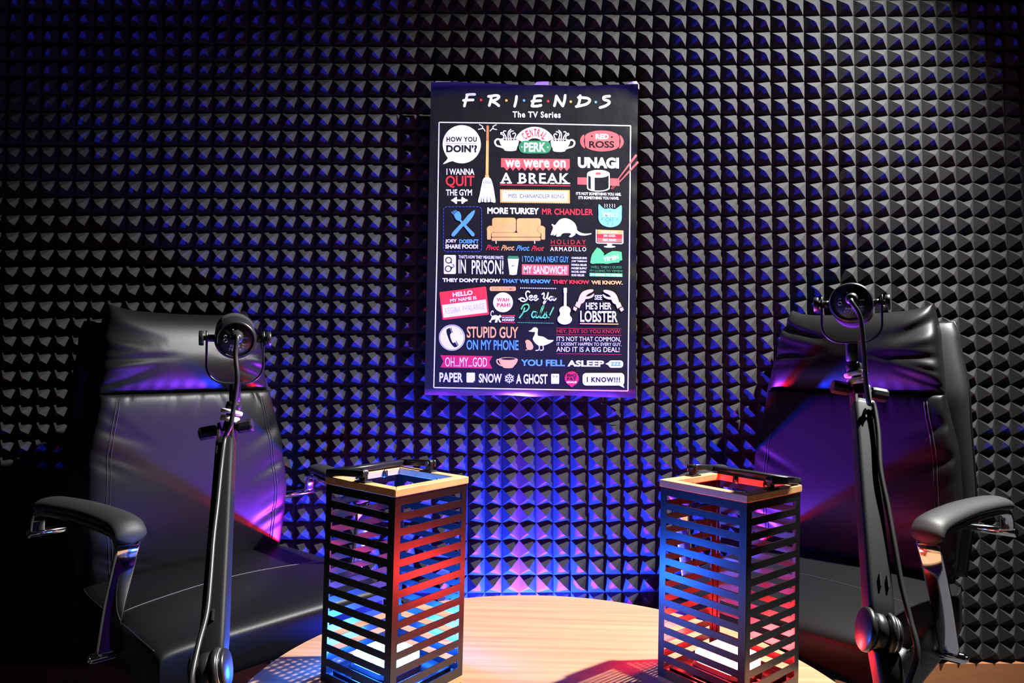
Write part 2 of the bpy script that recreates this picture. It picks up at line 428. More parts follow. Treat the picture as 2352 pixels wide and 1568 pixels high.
CS = 0.972
def office_chair(label, x, y, fx, fy, seed):
    rnd = random.Random(seed)
    rot = math.atan2(-fx, fy)
    root = thing('office_chair', label, 'chair', 'office chairs at the round table',
                 Matrix.Translation((x*CS, y*CS, CZ*(1 - CS))) @ Matrix.Rotation(rot, 4, 'Z') @ Matrix.Scale(CS, 4))
    ZS, ZM, ZT = 0.40, 0.855, 1.068            # back bottom, head cushion seam, top
    def spine(z): return -0.205 - 0.030*((z-ZS)/(ZM-ZS))**2 - (0.03*max(0, z-ZM)/0.2)
    HW = [(0.38, .225), (0.46, .238), (0.58, .250), (0.70, .243), (ZM, .214), (1.0, .196), (1.08, .178)]
    # creases of the upper cushion fan out from both ends
    cr = [(s, rnd.uniform(-.85, .8), rnd.uniform(.06, .14), rnd.uniform(.5, 1.0), rnd.uniform(.35, .9)) for s in (-1, 1) for k in range(11)]
    def head(u, v, s):
        z = ZM - .004 + (ZT - ZM + .004)*(v+1)/2
        z += 0.014*(abs(u)**6)*(1 if v > 0 else 0)*v - .006*(1-u*u)*max(0, v)
        hw = lerp(HW, z)
        prof = sup(u, 5)*(sup(v, 3.2) if v > 0 else sup(v, 1.75))
        T = 0.068 if s > 0 else 0.028
        d = T*prof
        if s > 0:
            for sd, v0, wd, am, ln in cr:
                e = max(0, 1 - (1 - u*sd)/ (ln))
                if e > 0:
                    vv = v - v0*(1 - 0.55*(1-u*sd)/ln)
                    d -= 0.009*am*e*gauss(vv, wd)*prof**.5
            d -= 0.0015*gauss(v+.95, .25)*(0.5+0.5*math.sin(u*37+seed))*prof**.5
        return Vector((u*hw, spine(z) + s*d, z))
    bm = bmesh.new(); pillow(bm, 96, 56, head); obj('headrest', bm, M['leather'], root)
    cb = [(s, rnd.uniform(-.7, .9), rnd.uniform(.035, .08), rnd.uniform(.5, 1.0), rnd.uniform(.25, .7), rnd.uniform(.2, .7)) for s in (-1, 1) for k in range(13)]
    ct = [(rnd.uniform(-.9, .9), rnd.uniform(.02, .05), rnd.uniform(.3, 1), rnd.uniform(.1, .3), rnd.uniform(-.3, .3)) for k in range(12)]
    def back(u, v, s):
        z = ZS + (ZM - ZS)*(v+1)/2
        hw = lerp(HW, z)
        prof = sup(u, 7)*(sup(v, 9) if v > 0 else sup(v, 4))
        lum = 0.012*gauss(v+.25, .5)
        T = (0.040 + lum) if s > 0 else 0.03
        d = T*prof
        if s > 0:
            for sd, v0, wd, am, ln, sl in cb:
                e = max(0, 1 - (1 - u*sd)/ln)
                if e > 0: d -= 0.0045*am*e*gauss(v - v0 + sl*(1-u*sd), wd)*prof
            for u0, wd, am, ln, sl in ct:
                e = max(0, 1 - (1 - v)/ln)
                if e > 0: d -= 0.004*am*e*gauss(u - u0 + sl*(1-v), wd)*prof
        return Vector((u*hw, spine(z) + s*d, z))
    bm = bmesh.new(); pillow(bm, 96, 90, back); bk = obj('backrest', bm, M['leather'], root)
    # twin stitched side seams on the backrest
    for s in (-1, 1):
        bm = bmesh.new()
        for off in (0.0, 0.007):
            P = []
            for k in range(41):
                v = -.85 + 1.78*k/40
                uu = s*(1 - (.035 + off)/.23)
                P.append(back(uu, v, 1) + Vector((0, .0006, 0)))
            tube(bm, P, .0009, 6)
        obj('seam', bm, M['thread_dark'], bk)
    # rear shell with piping
    SZ0, SZ1 = .42, 1.035
    def shell(u, v, s):
        z = SZ0 + (SZ1-SZ0)*(v+1)/2
        hw = lerp([(.4, .240), (.6, .264), (.85, .250), (1.0, .222), (1.06, .200)], z)
        prof = sup(u, 4)*sup(v, 6)
        return Vector((u*hw, spine(z) - .066 + s*.042*prof, z))
    bm = bmesh.new(); pillow(bm, 48, 48, shell); sh = obj('back_shell', bm, M['leather_dark'], root)
    bm = bmesh.new()
    loop = [shell(1, -1 + 2*k/40, 1) for k in range(41)] + [shell(1 - 2*k/30, 1, 1) for k in range(1, 31)] + [shell(-1, 1 - 2*k/40, 1) for k in range(1, 41)]
    tube(bm, loop, .0035, 8); obj('piping', bm, M['leather'], sh)
    # seat
    SY0, SY1, SHW, ZTOP = -.235, .275, .262, .430
    def seat(u, v, s):
        yy = (SY0+SY1)/2 + v*(SY1-SY0)/2
        hw = SHW*(1 - .05*max(0, -v)**2)
        p = sup(u, 9)*sup(v, 7)
        z = .375 + (s*(.050 if s > 0 else .062))*p
        if s > 0: z += .014*(1-u*u)*(1-v*v)*p - .012*max(0, v-.2)**2*p
        ex = (1 - .08*max(0, abs(v) - .6)**2*4)
        return Vector((u*hw*ex, yy, z - .03*max(0, v-.45)**2))
    bm = bmesh.new(); pillow(bm, 56, 56, seat); st = obj('seat', bm, M['leather'], root)
    bm = bmesh.new()
    tube(bm, [seat(-.93 + 1.86*k/40, .13 + .03*math.cos(k/40*PI*2), 1) + Vector((0, 0, .0004)) for k in range(41)], .0009, 6)
    obj('seam', bm, M['thread'] if seed == 1 else M['thread_dark'], st)
    for s in (-1, 1):
        bm = bmesh.new()
        tube(bm, [seat(s*.985, -.95 + 1.86*k/50, 1) + Vector((0, 0, .0006)) for k in range(51)], .0013, 6)
        obj('side_seam', bm, M['leather_dark'], st)
    # armrests: chrome loop with a black pad on top
    for s in (-1, 1):
        xf, xb = .268*s, .330*s
        P = spline([(.285*s, .100, .365), (.280*s, .128, .46), (.272*s, .158, .555), (xf, .150, .592), (xf + .012*s, .09, .602),
                    (.300*s, -.05, .606), (xb, -.165, .606), (xb + .004*s, -.196, .590), (xb + .004*s, -.205, .560)], 8)
        n = len(P)
        def prof(i, n=n):
            t = i/(n-1)
            w_ = lerp([(0, .0175), (.25, .021), (.37, .0235), (.5, .015), (.8, .013), (1, .015)], t)
            return rrect(w_, .0055, .0045, 3)
        bm = bmesh.new()
        # flat side of the bar turned outward: side vector follows the chair's x axis
        fr = []
        pts = [Vector(p) for p in P]; rings = []
        for i, p in enumerate(pts):
            t = (pts[min(i+1, n-1)] - pts[max(i-1, 0)]).normalized()
            sx = Vector((1, 0, 0)) - t*t.x; sx.normalize(); nn = sx.cross(t)
            rings.append([bm.verts.new(p + sx*a + nn*b) for a, b in prof(i)])
        for A, B in zip(rings[:-1], rings[1:]):
            for k in range(len(A)): bm.faces.new((A[k], A[(k+1) % len(A)], B[(k+1) % len(A)], B[k]))
        bm.faces.new(rings[0]); bm.faces.new(rings[-1])
        fr_ = obj('armrest_frame', bm, M['chrome'], root)
        # mounting feet: short horizontal tubes reaching in to seat and back
        bm = bmesh.new()
        cyl(bm, (.312*s, .098, .360), (.235*s, .092, .356), .010, seg=20, ch=.002)
        cyl(bm, (.316*s, .098, .3602), (.311*s, .098, .360), .006, seg=16)
        obj('mounting_foot', bm, M['chrome'], fr_)
        bm = bmesh.new()
        cyl(bm, (xb + .022*s, -.206, .555), (.22*s, -.236, .548), .010, seg=20, ch=.002)
        obj('mounting_foot', bm, M['chrome'], fr_)
        bm = bmesh.new()
        Q = spline([(xf - .001*s, .176, .588), (xf, .168, .612), (xf + .006*s, .13, .625), (.292*s, .0, .630), (.318*s, -.11, .630), (.330*s, -.150, .626), (.333*s, -.163, .617)], 7)
        nq = len(Q)
        def pp(i, nq=nq):
            t = i/(nq-1); k = min(1, .25 + 3.2*t**.6, .35 + 4*(1-t))
            return circ(.030*k, 20, .0145*min(1, .5 + 2.2*t, .5 + 4*(1-t)))
        sweep(bm, Q, pp)
        obj('armrest_pad', bm, M['pad'], root)
    # under the seat: plate, gas column and five-legged base
    bm = bmesh.new(); box(bm, (0, -.02, .300), (.22, .26, .02)); obj('seat_plate', bm, M['plastic'], root, smooth=False, bevel=.004)
    bm = bmesh.new(); cyl(bm, (0, -.02, .055), (0, -.02, .292), .025, seg=24); obj('gas_column', bm, M['plastic'], root)
    drop = CZ*(1 - CS)/CS
    for k in range(5):
        a = 2*PI*k/5 + .3; d = Vector((math.cos(a), math.sin(a), 0)); o0 = Vector((0, -.02, .09 - drop))
        bm = bmesh.new()
        sweep(bm, [o0 + d*.02, o0 + d*.14 + Vector((0, 0, -.006)), o0 + d*.25 + Vector((0, 0, -.022))], lambda i: rrect(.020 - .004*i, .012 - .002*i, .005), up=(0, 0, 1))
        lg = obj('leg', bm, M['plastic'], root)
        bm = bmesh.new(); c = o0 + d*.245; sd = d.cross(Vector((0, 0, 1)))
        cyl(bm, Vector((c.x, c.y, .0265 - drop)) - sd*.02, Vector((c.x, c.y, .0265 - drop)) + sd*.02, .026, seg=24, ch=.004)
        cyl(bm, Vector((c.x, c.y, .03 - drop)), Vector((c.x, c.y, .066 - drop)), .006, seg=12)
        obj('caster', bm, M['plastic'], lg)
    return root
chair_a = office_chair('black leather office chair behind the blue-lit lantern, turned to the right', -.674, 1.63, .73, -.68, 1)
chair_b = office_chair('black leather office chair behind the red-lit lantern, turned to the left', .725, 1.627, -.70, -.71, 2)

# ------------------------------------------------------------------ microphones on boom arms
def text_mesh(s, off=0.0, shear=0.0, spacing=1.0, res=3):
    cu = bpy.data.curves.new('t', 'FONT'); cu.body = s; cu.offset = off; cu.shear = shear
    cu.space_character = spacing; cu.resolution_u = res; cu.fill_mode = 'FRONT' if hasattr(cu, 'fill_mode') else cu.fill_mode
    ob = bpy.data.objects.new('t', cu); COL.objects.link(ob)
    dg = bpy.context.evaluated_depsgraph_get()
    me = bpy.data.meshes.new_from_object(ob.evaluated_get(dg))
    V = [tuple(v.co[:2]) for v in me.vertices]; Fc = [tuple(p.vertices) for p in me.polygons]
    bpy.data.objects.remove(ob); bpy.data.curves.remove(cu); bpy.data.meshes.remove(me)
    return V, Fc
def flat_text(bm, s, x0, z0, w_, y, off=0.0):
    """text in the local XZ plane at depth y, left bottom x0, z0, width w_"""
    V, Fc = text_mesh(s, off)
    xs = [v[0] for v in V]; ys = [v[1] for v in V]; k = w_/(max(xs)-min(xs))
    B = [bm.verts.new((x0 + (a-min(xs))*k, y, z0 + (b-min(ys))*k)) for a, b in V]
    for f in Fc:
        try: bm.faces.new([B[i] for i in f])
        except ValueError: pass

def microphone(label, c, yaw, pitch, yoke_drop):
    """local frame: the rear cap faces -Y, body runs to +Y; origin at the pivot"""
    Mx = Matrix.Translation(c) @ Matrix.Rotation(yaw, 4, 'Z')
    root = thing('microphone', label, 'microphone', 'microphones on boom arms', Mx)
    Rp = Matrix.Rotation(pitch, 4, 'X')
    r = .0325
    AX = Rp @ axisM((0, 0, 0), (0, 1, 0), (1, 0, 0))      # local z -> +Y
    def lat(name, prof, m, parent=root):
        bm = bmesh.new(); lathe(bm, prof, AX, 56); return obj(name, bm, m, parent)
    body = lat('body', [(0, -.018), (.0265, -.018), (.0268, -.0205), (.0285, -.0215), (.0312, -.018), (r, -.012), (r, .05), (.0305, .055), (.030, .062), (0, .062)], M['mic_body'])
    lat('grille', [(0, .060), (.0295, .060), (.0325, .068), (.0325, .110), (.029, .124), (.018, .131), (0, .133)], M['mic_foam'])
    cap = lat('rear_panel', [(0, -.0195), (.0262, -.0195), (.0266, -.0185), (.0266, -.017), (0, -.017)], M['mic_face'])
    # sockets, switch and connector on the rear panel
    def onb(x, z, y=-.0195): return Rp @ Vector((x, y, z))
    bm = bmesh.new(); lathe(bm, [(.0019, 0), (.0019, .0008), (.0036, .0008), (.0036, 0)], Rp @ axisM((-.0155, -.0195, -.0005), (0, -1, 0)), 24)
    obj('headphone_socket', bm, M['steel'], cap)
    bm = bmesh.new(); cyl(bm, onb(-.0045, .0165), onb(-.0045, .0165, -.0205), .0012, seg=12); cyl(bm, onb(.003, .0165), onb(.003, .0165, -.0205), .0014, seg=12)
    obj('screw', bm, M['steel'], cap)
    bm = bmesh.new()
    y = -.0198
    flat_text(bm, 'SHURE', -.0085, -.0118, .015, y, .035); flat_text(bm, 'MV7+', -.0095, -.0183, .0185, y, .0)
    flat_text(bm, 'output', .0115, .0020, .0078, y, .01)
    # headphone mark and USB mark
    arc = [Vector((-.0155 + .0016*math.cos(t), y, .0058 + .0018*math.sin(t))) for t in [PI*k/10 for k in range(11)]]
    tube(bm, arc, .0003, 6)
    for sx in (-1, 1): box(bm, (-.0155 + sx*.0016, y, .0052), (.0008, .0003, .0013))
    tube(bm, [(.010, y, -.0072), (.0185, y, -.0072)], .0003, 6)
    tube(bm, [(.0135, y, -.0072), (.0150, y, -.0060), (.0165, y, -.0060)], .00025, 6)
    tube(bm, [(.0125, y, -.0072), (.0140, y, -.0084), (.0155, y, -.0084)], .00025, 6)
    tube(bm, [(.0105, y, -.0125), (.0180, y, -.0125)], .0002, 6); tube(bm, [(.0105, y, -.0105), (.0180, y, -.0105)], .0002, 6)
    bmesh.ops.transform(bm, matrix=Rp, verts=bm.verts[:])
    obj('printed_marks', bm, M['mark'], cap, smooth=False)
    bm = bmesh.new()
    lathe(bm, [(.0105, 0), (.0105, .004), (.0095, .006), (.0085, .016), (.006, .020), (0, .020)], Rp @ axisM((.0015, -.0195, .006), (0, -1, -.12)), 28)
    obj('cable_plug', bm, M['rubber'], root)
    # yoke
    yw = .0435; yr = .030
    P = [Vector((-yw, 0, .012))] + [Vector((-yw, 0, -.012*k/3)) for k in range(4)]
    zc = -yoke_drop + yr
    P += [Vector((-yw + yr - yr*math.cos(t), 0, zc - yr*math.sin(t))) for t in [PI/2*k/10 for k in range(11)]]
    P += [Vector((yw - yr + yr*math.sin(t), 0, zc - yr*math.cos(t))) for t in [PI/2*k/10 for k in range(11)]]
    P += [Vector((yw, 0, -.012 + .012*k/3)) for k in range(4)] + [Vector((yw, 0, .012))]
    bm = bmesh.new()
    sweep(bm, P, rrect(.009, .0016, .0012, 2), up=(0, 1, 0)) if False else None
    rings = []
    for i, p in enumerate(P):
        t = (P[min(i+1, len(P)-1)] - P[max(i-1, 0)]).normalized(); sd = Vector((0, 1, 0)); nn = sd.cross(t)
        rings.append([bm.verts.new(p + sd*a + nn*b) for a, b in rrect(.009, .0016, .0012, 2)])
    for A, B in zip(rings[:-1], rings[1:]):
        for k in range(len(A)): bm.faces.new((A[k], A[(k+1) % len(A)], B[(k+1) % len(A)], B[k]))
    bm.faces.new(rings[0]); bm.faces.new(rings[-1])
    yk = obj('yoke', bm, M['mic_body'], root)
    for sx in (-1, 1):
        bm = bmesh.new(); cyl(bm, (sx*(r - .002), 0, 0), (sx*(yw - .001), 0, 0), .006, seg=20)
        obj('pivot', bm, M['mic_body'], root)
    for sx in (-1, 1):
        bm = bmesh.new(); a = sx*(yw + .0016)
        lathe(bm, [(0, 0), (.004, 0), (.004, .003), (.0118, .003)] + [(.0122, .0036), (.0122, .0092), (.0112, .0102), (0, .0102)], axisM((a, 0, 0), (sx, 0, 0)), 28)
        obj('yoke_knob', bm, M['mic_body'], root)
    bm = bmesh.new()
    cyl(bm, (0, 0, -yoke_drop - .0012), (0, 0, -yoke_drop - .030), .0088, seg=28, ch=.001)
    obj('mounting_stem', bm, M['mic_body'], yk)
    return root, Mx

def boom_arm(label, top, elbow, stem_top, table_pt, side):
    """top: head joint of the upper arm; elbow: joint at its lower end; stem_top: under the microphone"""
    root = thing('microphone_stand', label, 'microphone arm', 'boom arms clamped to the table', Matrix.Translation(table_pt))
    I = root.matrix_world.inverted()
    top, elbow, stem_top, tp = (I @ Vector(v) for v in (top, elbow, stem_top, table_pt))
    ax = (top - elbow).normalized()
    X = Vector((1, 0, 0)); X = (X - ax*X.dot(ax)).normalized()
    N = X.cross(ax).normalized()
    if N.y > 0: N = -N                      # towards the viewer
    L = (top - elbow).length
    # upper arm housing
    bm = bmesh.new(); rings = []
    for t, a, b in ((.015, .012, .011), (.05, .0155, .0140), (.10, .0160, .0150), (.5, .0150, .0135), (.86, .0140, .0125), (.94, .0140, .0125), (.965, .0115, .011)):
        p = elbow + ax*L*t
        rings.append([bm.verts.new(p + X*u + N*v) for u, v in rrect(a, b, .006, 4)])
    for A, B in zip(rings[:-1], rings[1:]):
        for k in range(len(A)): bm.faces.new((A[k], A[(k+1) % len(A)], B[(k+1) % len(A)], B[k]))
    bm.faces.new(rings[0]); bm.faces.new(rings[-1])
    ua = obj('upper_arm', bm, M['arm_metal'], root)
    # cable clips on the face of the arm
    for t in (.88, .17):
        bm = bmesh.new(); p = elbow + ax*L*t + N*.0150
        Mt = Matrix((X, ax, N)).transposed().to_4x4(); Mt.translation = p
        for sx in (-1, 1):
            box(bm, (sx*.0048 - .003*side, 0, 0), (.002, .016, .007), Mt)
        obj('cable_clip', bm, M['plastic'], ua, smooth=False)
    # head joint: two cheeks, cross knob
    bm = bmesh.new()
    h0 = top - ax*L*.045
    for sx in (-1, 1):
        Mt = Matrix((X, ax, N)).transposed().to_4x4(); Mt.translation = top + X*sx*.0105
        box(bm, (0, -.006, 0), (.0045, .034, .022), Mt)
        cyl(bm, top + X*(sx*.0105 - .00225) + ax*.011, top + X*(sx*.0105 + .00225) + ax*.011, .011, seg=28)
    obj('head_joint', bm, M['arm_metal'], root, bevel=.0008)
    jp = top + ax*.008
    for sx, r_, ln in ((-1, .0105, .026), (1, .0105, .024)):
        bm = bmesh.new()
        cyl(bm, jp + X*sx*.013, jp + X*sx*.017, .006, seg=20)
        lathe(bm, [(0, 0), (.0095, 0)] + [(.0105, .001), (.0112, .004), (.0112, ln - .003), (.0102, ln), (0, ln)], axisM(jp + X*sx*.0165, X*sx), 10)
        obj('tilt_knob', bm, M['arm_metal'], root, smooth=False, bevel=.0008)
    # swivel post with bright collars up to the microphone
    sd = stem_top - jp; sl = sd.length; sdn = sd.normalized()
    bm = bmesh.new()
    cyl(bm, jp - sdn*.004, jp + sdn*(sl - .001), .0075, seg=24)
    obj('swivel_post', bm, M['arm_metal'], root)
    for o_, r_, ln in ((.012, .0150, .0095), (.0250, .0172, .0065)):
        bm = bmesh.new(); cyl(bm, jp + sdn*o_, jp + sdn*(o_ + ln), r_, seg=36, ch=.0012)
        q = obj('collar', bm, M['collar'], root); q['label'] = 'bright steel collar'
    bm = bmesh.new(); cyl(bm, jp + sdn*.0325, jp + sdn*.0445, .0118, seg=32, ch=.0015); obj('adapter_nut', bm, M['arm_metal'], root)
    # elbow wheels
    bm = bmesh.new()
    for x0, x1, rr in ((-.0215, -.0135, .0275), (-.0115, .0015, .0235), (.004, .0115, .0265), (.0125, .019, .023)):
        cyl(bm, elbow + X*x0, elbow + X*x1, rr, seg=40, ch=.002)
    cyl(bm, elbow - X*.02, elbow + X*.018, .012, seg=24)
    obj('elbow_joint', bm, M['mic_body'], root)
    bm = bmesh.new(); lathe(bm, [(.021, 0), (.0245, 0), (.0245, .001), (.021, .001)], axisM(elbow + X*.0115, X), 40)
    obj('chrome_ring', bm, M['steel'], root)
    # lower arm down to the clamp
    la = tp + Vector((0, 0, .055)); d = (la - elbow).normalized()
    bm = bmesh.new(); rings = []
    Nn = X.cross(d).normalized()
    for t, a, b in ((.0, .010, .010), (.012, .0155, .014), (.05, .0160, .016), (1, .0155, .0155)):
        p = elbow + d*(.018 + (la - elbow).length*t*.85)
        rings.append([bm.verts.new(p + X*u + Nn*v) for u, v in rrect(a, b, .007, 4)])
    for A, B in zip(rings[:-1], rings[1:]):
        for k in range(len(A)): bm.faces.new((A[k], A[(k+1) % len(A)], B[(k+1) % len(A)], B[k]))
    bm.faces.new(rings[0]); bm.faces.new(rings[-1])
    obj('lower_arm', bm, M['arm_metal'], root)
    bm = bmesh.new()
    out = Vector((table_pt.x - T_C.x, table_pt.y - T_C.y, 0)).normalized()
    Cm = Matrix.Translation(tp) @ Matrix.Rotation(math.atan2(out.x, -out.y), 4, 'Z')     # local -Y points off the table edge
    cyl(bm, tp + Vector((0, 0, .008)), tp + Vector((0, 0, .060)), .014, seg=24)
    box(bm, (0, -.004, .0046), (.045, .056, .008), Cm)
    box(bm, (0, -.0285, -.0215), (.04, .007, .061), Cm)
    box(bm, (0, -.006, -.0535), (.035, .045, .007), Cm)
    cyl(bm, tp + Vector((0, 0, -.075)), tp + Vector((0, 0, -.030)), .005, seg=16)
    cyl(bm, tp + Vector((0, 0, -.031)), tp + Vector((0, 0, -.0262)), .012, seg=20)
    obj('table_clamp', bm, M['arm_metal'], root, smooth=False)
    W_I = root.matrix_world
    return lambda t, dx, lift=.0195: W_I @ (elbow + ax*L*t + X*dx + N*lift)

def cable(label, P, r=.0036):
    bm = bmesh.new(); tube(bm, spline(P, 8), r, 10)
    o = obj('microphone_cable', bm, M['rubber'], None)
    return tag(o, label, 'cable', 'cables running down the boom arms')

# left microphone
mcL = U(541, 777, 1.13); rayL = (mcL - Vector((0, 0, CZ))).normalized()
micL, MLx = microphone('black microphone with a U yoke in front of the left chair headrest', mcL, -math.atan2(rayL.x, rayL.y) + .01, math.radians(9), .074)
stL = mcL + Vector((0, 0, -.074 - .030))
topL = U(521, 994, 1.115); elbL = U(488, 1540, .86)
def rim_pt(x, y):
    d = Vector((x - T_C.x, y - T_C.y)).normalized()*(T_R - .021); return on_table(T_C.x + d.x, T_C.y + d.y, .0006)
tpL = rim_pt(-.372, .874)
onL = boom_arm('black boom arm rising in front of the left chair', topL, elbL, stL, tpL, 1)
cable('black cable hanging from the left microphone', [MLx @ Vector((.0015, -.037, .0035)), MLx @ Vector((.0018, -.044, -.002)), U(541, 815, 1.085), U(545, 868, 1.08), U(538, 925, 1.085), U(530, 975, 1.08),
       onL(.93, .004), onL(.80, .001), onL(.62, -.001), onL(.46, -.0035), onL(.30, -.004), onL(.17, -.004, .024), onL(.05, -.008, .034), onL(-.06, -.012, .036), U(448, 1610, .82), U(444, 1680, .81)])
# right microphone
mcR = U(1955, 697, 1.10); rayR = (mcR - Vector((0, 0, CZ))).normalized()
micR, MRx = microphone('black microphone with a U yoke in front of the right chair headrest', mcR, -math.atan2(rayR.x, rayR.y) - .03, math.radians(-1), .063)
stR = mcR + Vector((.001, 0, -.063 - .030))
topR = U(1976, 908, 1.085); elbR = U(2022, 1452, .88)
tpR = rim_pt(.462, .842)
onR = boom_arm('black boom arm rising in front of the right chair', topR, elbR, stR, tpR, -1)
cable('black cable hanging from the right microphone', [MRx @ Vector((.0015, -.037, .0035)), MRx @ Vector((.0024, -.044, -.002)), U(1976, 730, 1.055), U(1984, 800, 1.05), U(1988, 870, 1.05), U(1996, 925, 1.05),
       onR(.93, .010), onR(.80, .013), onR(.62, .011), onR(.46, .016), onR(.30, .020), onR(.17, .024, .018), onR(.05, .030, .018), onR(-.06, .034, .018), U(2082, 1590, .84), U(2086, 1660, .83)])

# ------------------------------------------------------------------ poster on the foam
PY = 1.958
ptag = []
def curl(px, py):
    """how far the sheet stands towards the viewer, from photo coordinates"""
    u = (px - 976)/(1467-976); v = (py - 189)/(912-189)
    d = 0.0
    if v < .05: d += .012*((.05 - v)/.05)**2
    if v > .974: d -= .011*((v - .974)/.026)**1.6*(1 + .35*math.sin(u*17 + .5))
    if u > .955:
        e = (u - .955)/.045
        d += .0028*e*math.sin(v*31 + 1.5*math.sin(v*9)) + .002*e*math.sin(v*73)
    return d
def PP(px, py, lift=0.0):
    return U(px, py, PY - curl(px, py) - lift)
def A(x, y): return (960 + x/4.126, 170 + y/4.126)
def B(x, y): return (960 + x/4.126, 540 + y/4.126)
POSTER_COLS = {'paper': (0.010, 0.010, 0.011), 'white': (0.80, 0.78, 0.82), 'red': (0.75, 0.035, 0.045), 'coral': (0.82, 0.10, 0.10), 'crimson': (0.60, 0.02, 0.06),
               'blue': (0.10, 0.34, 0.80), 'cyan': (0.20, 0.72, 0.90), 'green': (0.035, 0.24, 0.09), 'lime': (0.10, 0.55, 0.20), 'orange': (0.86, 0.42, 0.12),
               'brown': (0.45, 0.17, 0.10), 'cream': (0.88, 0.56, 0.28), 'grey': (0.30, 0.28, 0.30), 'indigo': (0.05, 0.06, 0.35), 'back': (0.85, 0.82, 0.78)}
PC = list(POSTER_COLS)
def poster_mat(n):
    m = mat('poster_' + n, POSTER_COLS[n], 0.34 if n == 'paper' else 0.45, spec=0.45 if n != 'back' else 0.1)
    nt = m.node_tree; b = nt.nodes['Principled BSDF']
    tc = nt.nodes.new('ShaderNodeTexCoord')
    nz = nt.nodes.new('ShaderNodeTexNoise'); nz.inputs['Scale'].default_value = 9; nz.inputs['Detail'].default_value = 3
    bp = nt.nodes.new('ShaderNodeBump'); bp.inputs['Strength'].default_value = 0.35; bp.inputs['Distance'].default_value = 0.012
    nt.links.new(tc.outputs['Object'], nz.inputs['Vector']); nt.links.new(nz.outputs['Fac'], bp.inputs['Height']); nt.links.new(bp.outputs['Normal'], b.inputs['Normal'])
    return m
pb = bmesh.new()
layer = [0]
def face(pts, col, lift):
    vs_ = [pb.verts.new(PP(x, y, lift)) for x, y in pts]
    try:
        f = pb.faces.new(vs_); f.material_index = PC.index(col); return f
    except ValueError: return None
def nextlift():
    layer[0] += 1; return .00022 + layer[0]*.000016
def tri_poly(pts, col, lift):
    """fill a simple polygon"""
    from mathutils.geometry import tessellate_polygon
    T = tessellate_polygon([[Vector((x, y, 0)) for x, y in pts]])
    vs_ = [pb.verts.new(PP(x, y, lift)) for x, y in pts]
    for t in T:
        try: pb.faces.new([vs_[i] for i in t]).material_index = PC.index(col)
        except ValueError: pass
def poly(f, col, pts, lift=None): tri_poly([f(*p) for p in pts], col, nextlift() if lift is None else lift)
def smooth_poly(f, col, pts, n=4):
    P = [Vector((*f(*p), 0)) for p in pts]; out = []; m = len(P)
    for i in range(m):
        a, b, c, d = P[i-1], P[i], P[(i+1) % m], P[(i+2) % m]
        for k in range(n):
            t = k/n
            q = 0.5*((2*b) + (c-a)*t + (2*a-5*b+4*c-d)*t*t + (3*b-a-3*c+d)*t**3); out.append((q.x, q.y))
    tri_poly(out, col, nextlift())
def ell(f, col, cx, cy, rx, ry=None, n=40, a0=0, a1=2*PI):
    ry = rx if ry is None else ry
    poly(f, col, [(cx + rx*math.cos(a0 + (a1-a0)*k/n), cy + ry*math.sin(a0 + (a1-a0)*k/n)) for k in range(n)])
def ring(f, col, cx, cy, r, w_, n=40):
    l = nextlift()
    for k in range(n):
        t0, t1 = 2*PI*k/n, 2*PI*(k+1)/n
        face([f(cx + q*math.cos(t), cy + q*math.sin(t)) for q, t in ((r-w_/2, t0), (r+w_/2, t0), (r+w_/2, t1), (r-w_/2, t1))], col, l)
def rr(f, col, x0, y0, x1, y1, r):
    r = min(r, abs(x1-x0)/2, abs(y1-y0)/2)
    cx, cy = (x0+x1)/2, (y0+y1)/2
    poly(f, col, [(cx + a, cy + b) for a, b in rrect((x1-x0)/2, (y1-y0)/2, r, 5)])
def stroke(f, col, pts, w_, sm=True, taper=None):
    P = [Vector((*p, 0)) for p in pts]
    if sm and len(P) > 2: P = spline(P, 5)
    l = nextlift(); n = len(P); LL, RR = [], []
    for i in range(n):
        t = (P[min(i+1, n-1)] - P[max(i-1, 0)]); t.normalize(); sd = Vector((-t.y, t.x, 0))
        k = 1.0
        if 0 < i < n-1:
            t1 = (P[i]-P[i-1]).normalized(); c_ = abs(t1.dot(t)); k = 1/max(.6, c_)
        wa = w_/2*k*(1 if taper is None else 1 + (taper-1)*i/(n-1))
        LL.append(P[i] + sd*wa); RR.append(P[i] - sd*wa)
    def end(i, sg):
        t = (P[1]-P[0] if i == 0 else P[-1]-P[-2]).normalized()*sg; sd = Vector((-t.y, t.x, 0))
        wa = w_/2*(1 if taper is None or i == 0 else taper)
        return [P[i] + t*wa*math.cos(a) + sd*wa*math.sin(a) for a in (-PI/2 + PI*k/6 for k in range(1, 6))]
    mi = PC.index(col)
    L_ = [pb.verts.new(PP(*f(p.x, p.y), l)) for p in LL]; R_ = [pb.verts.new(PP(*f(p.x, p.y), l)) for p in RR]
    def nf(vv):
        try: pb.faces.new(vv).material_index = mi
        except ValueError: pass
    for i in range(n-1): nf([L_[i], L_[i+1], R_[i+1], R_[i]])
    nf([L_[0]] + [pb.verts.new(PP(*f(p.x, p.y), l)) for p in end(0, -1)] + [R_[0]])
    nf([R_[-1]] + [pb.verts.new(PP(*f(p.x, p.y), l)) for p in end(n-1, 1)] + [L_[-1]])
tcache = {}
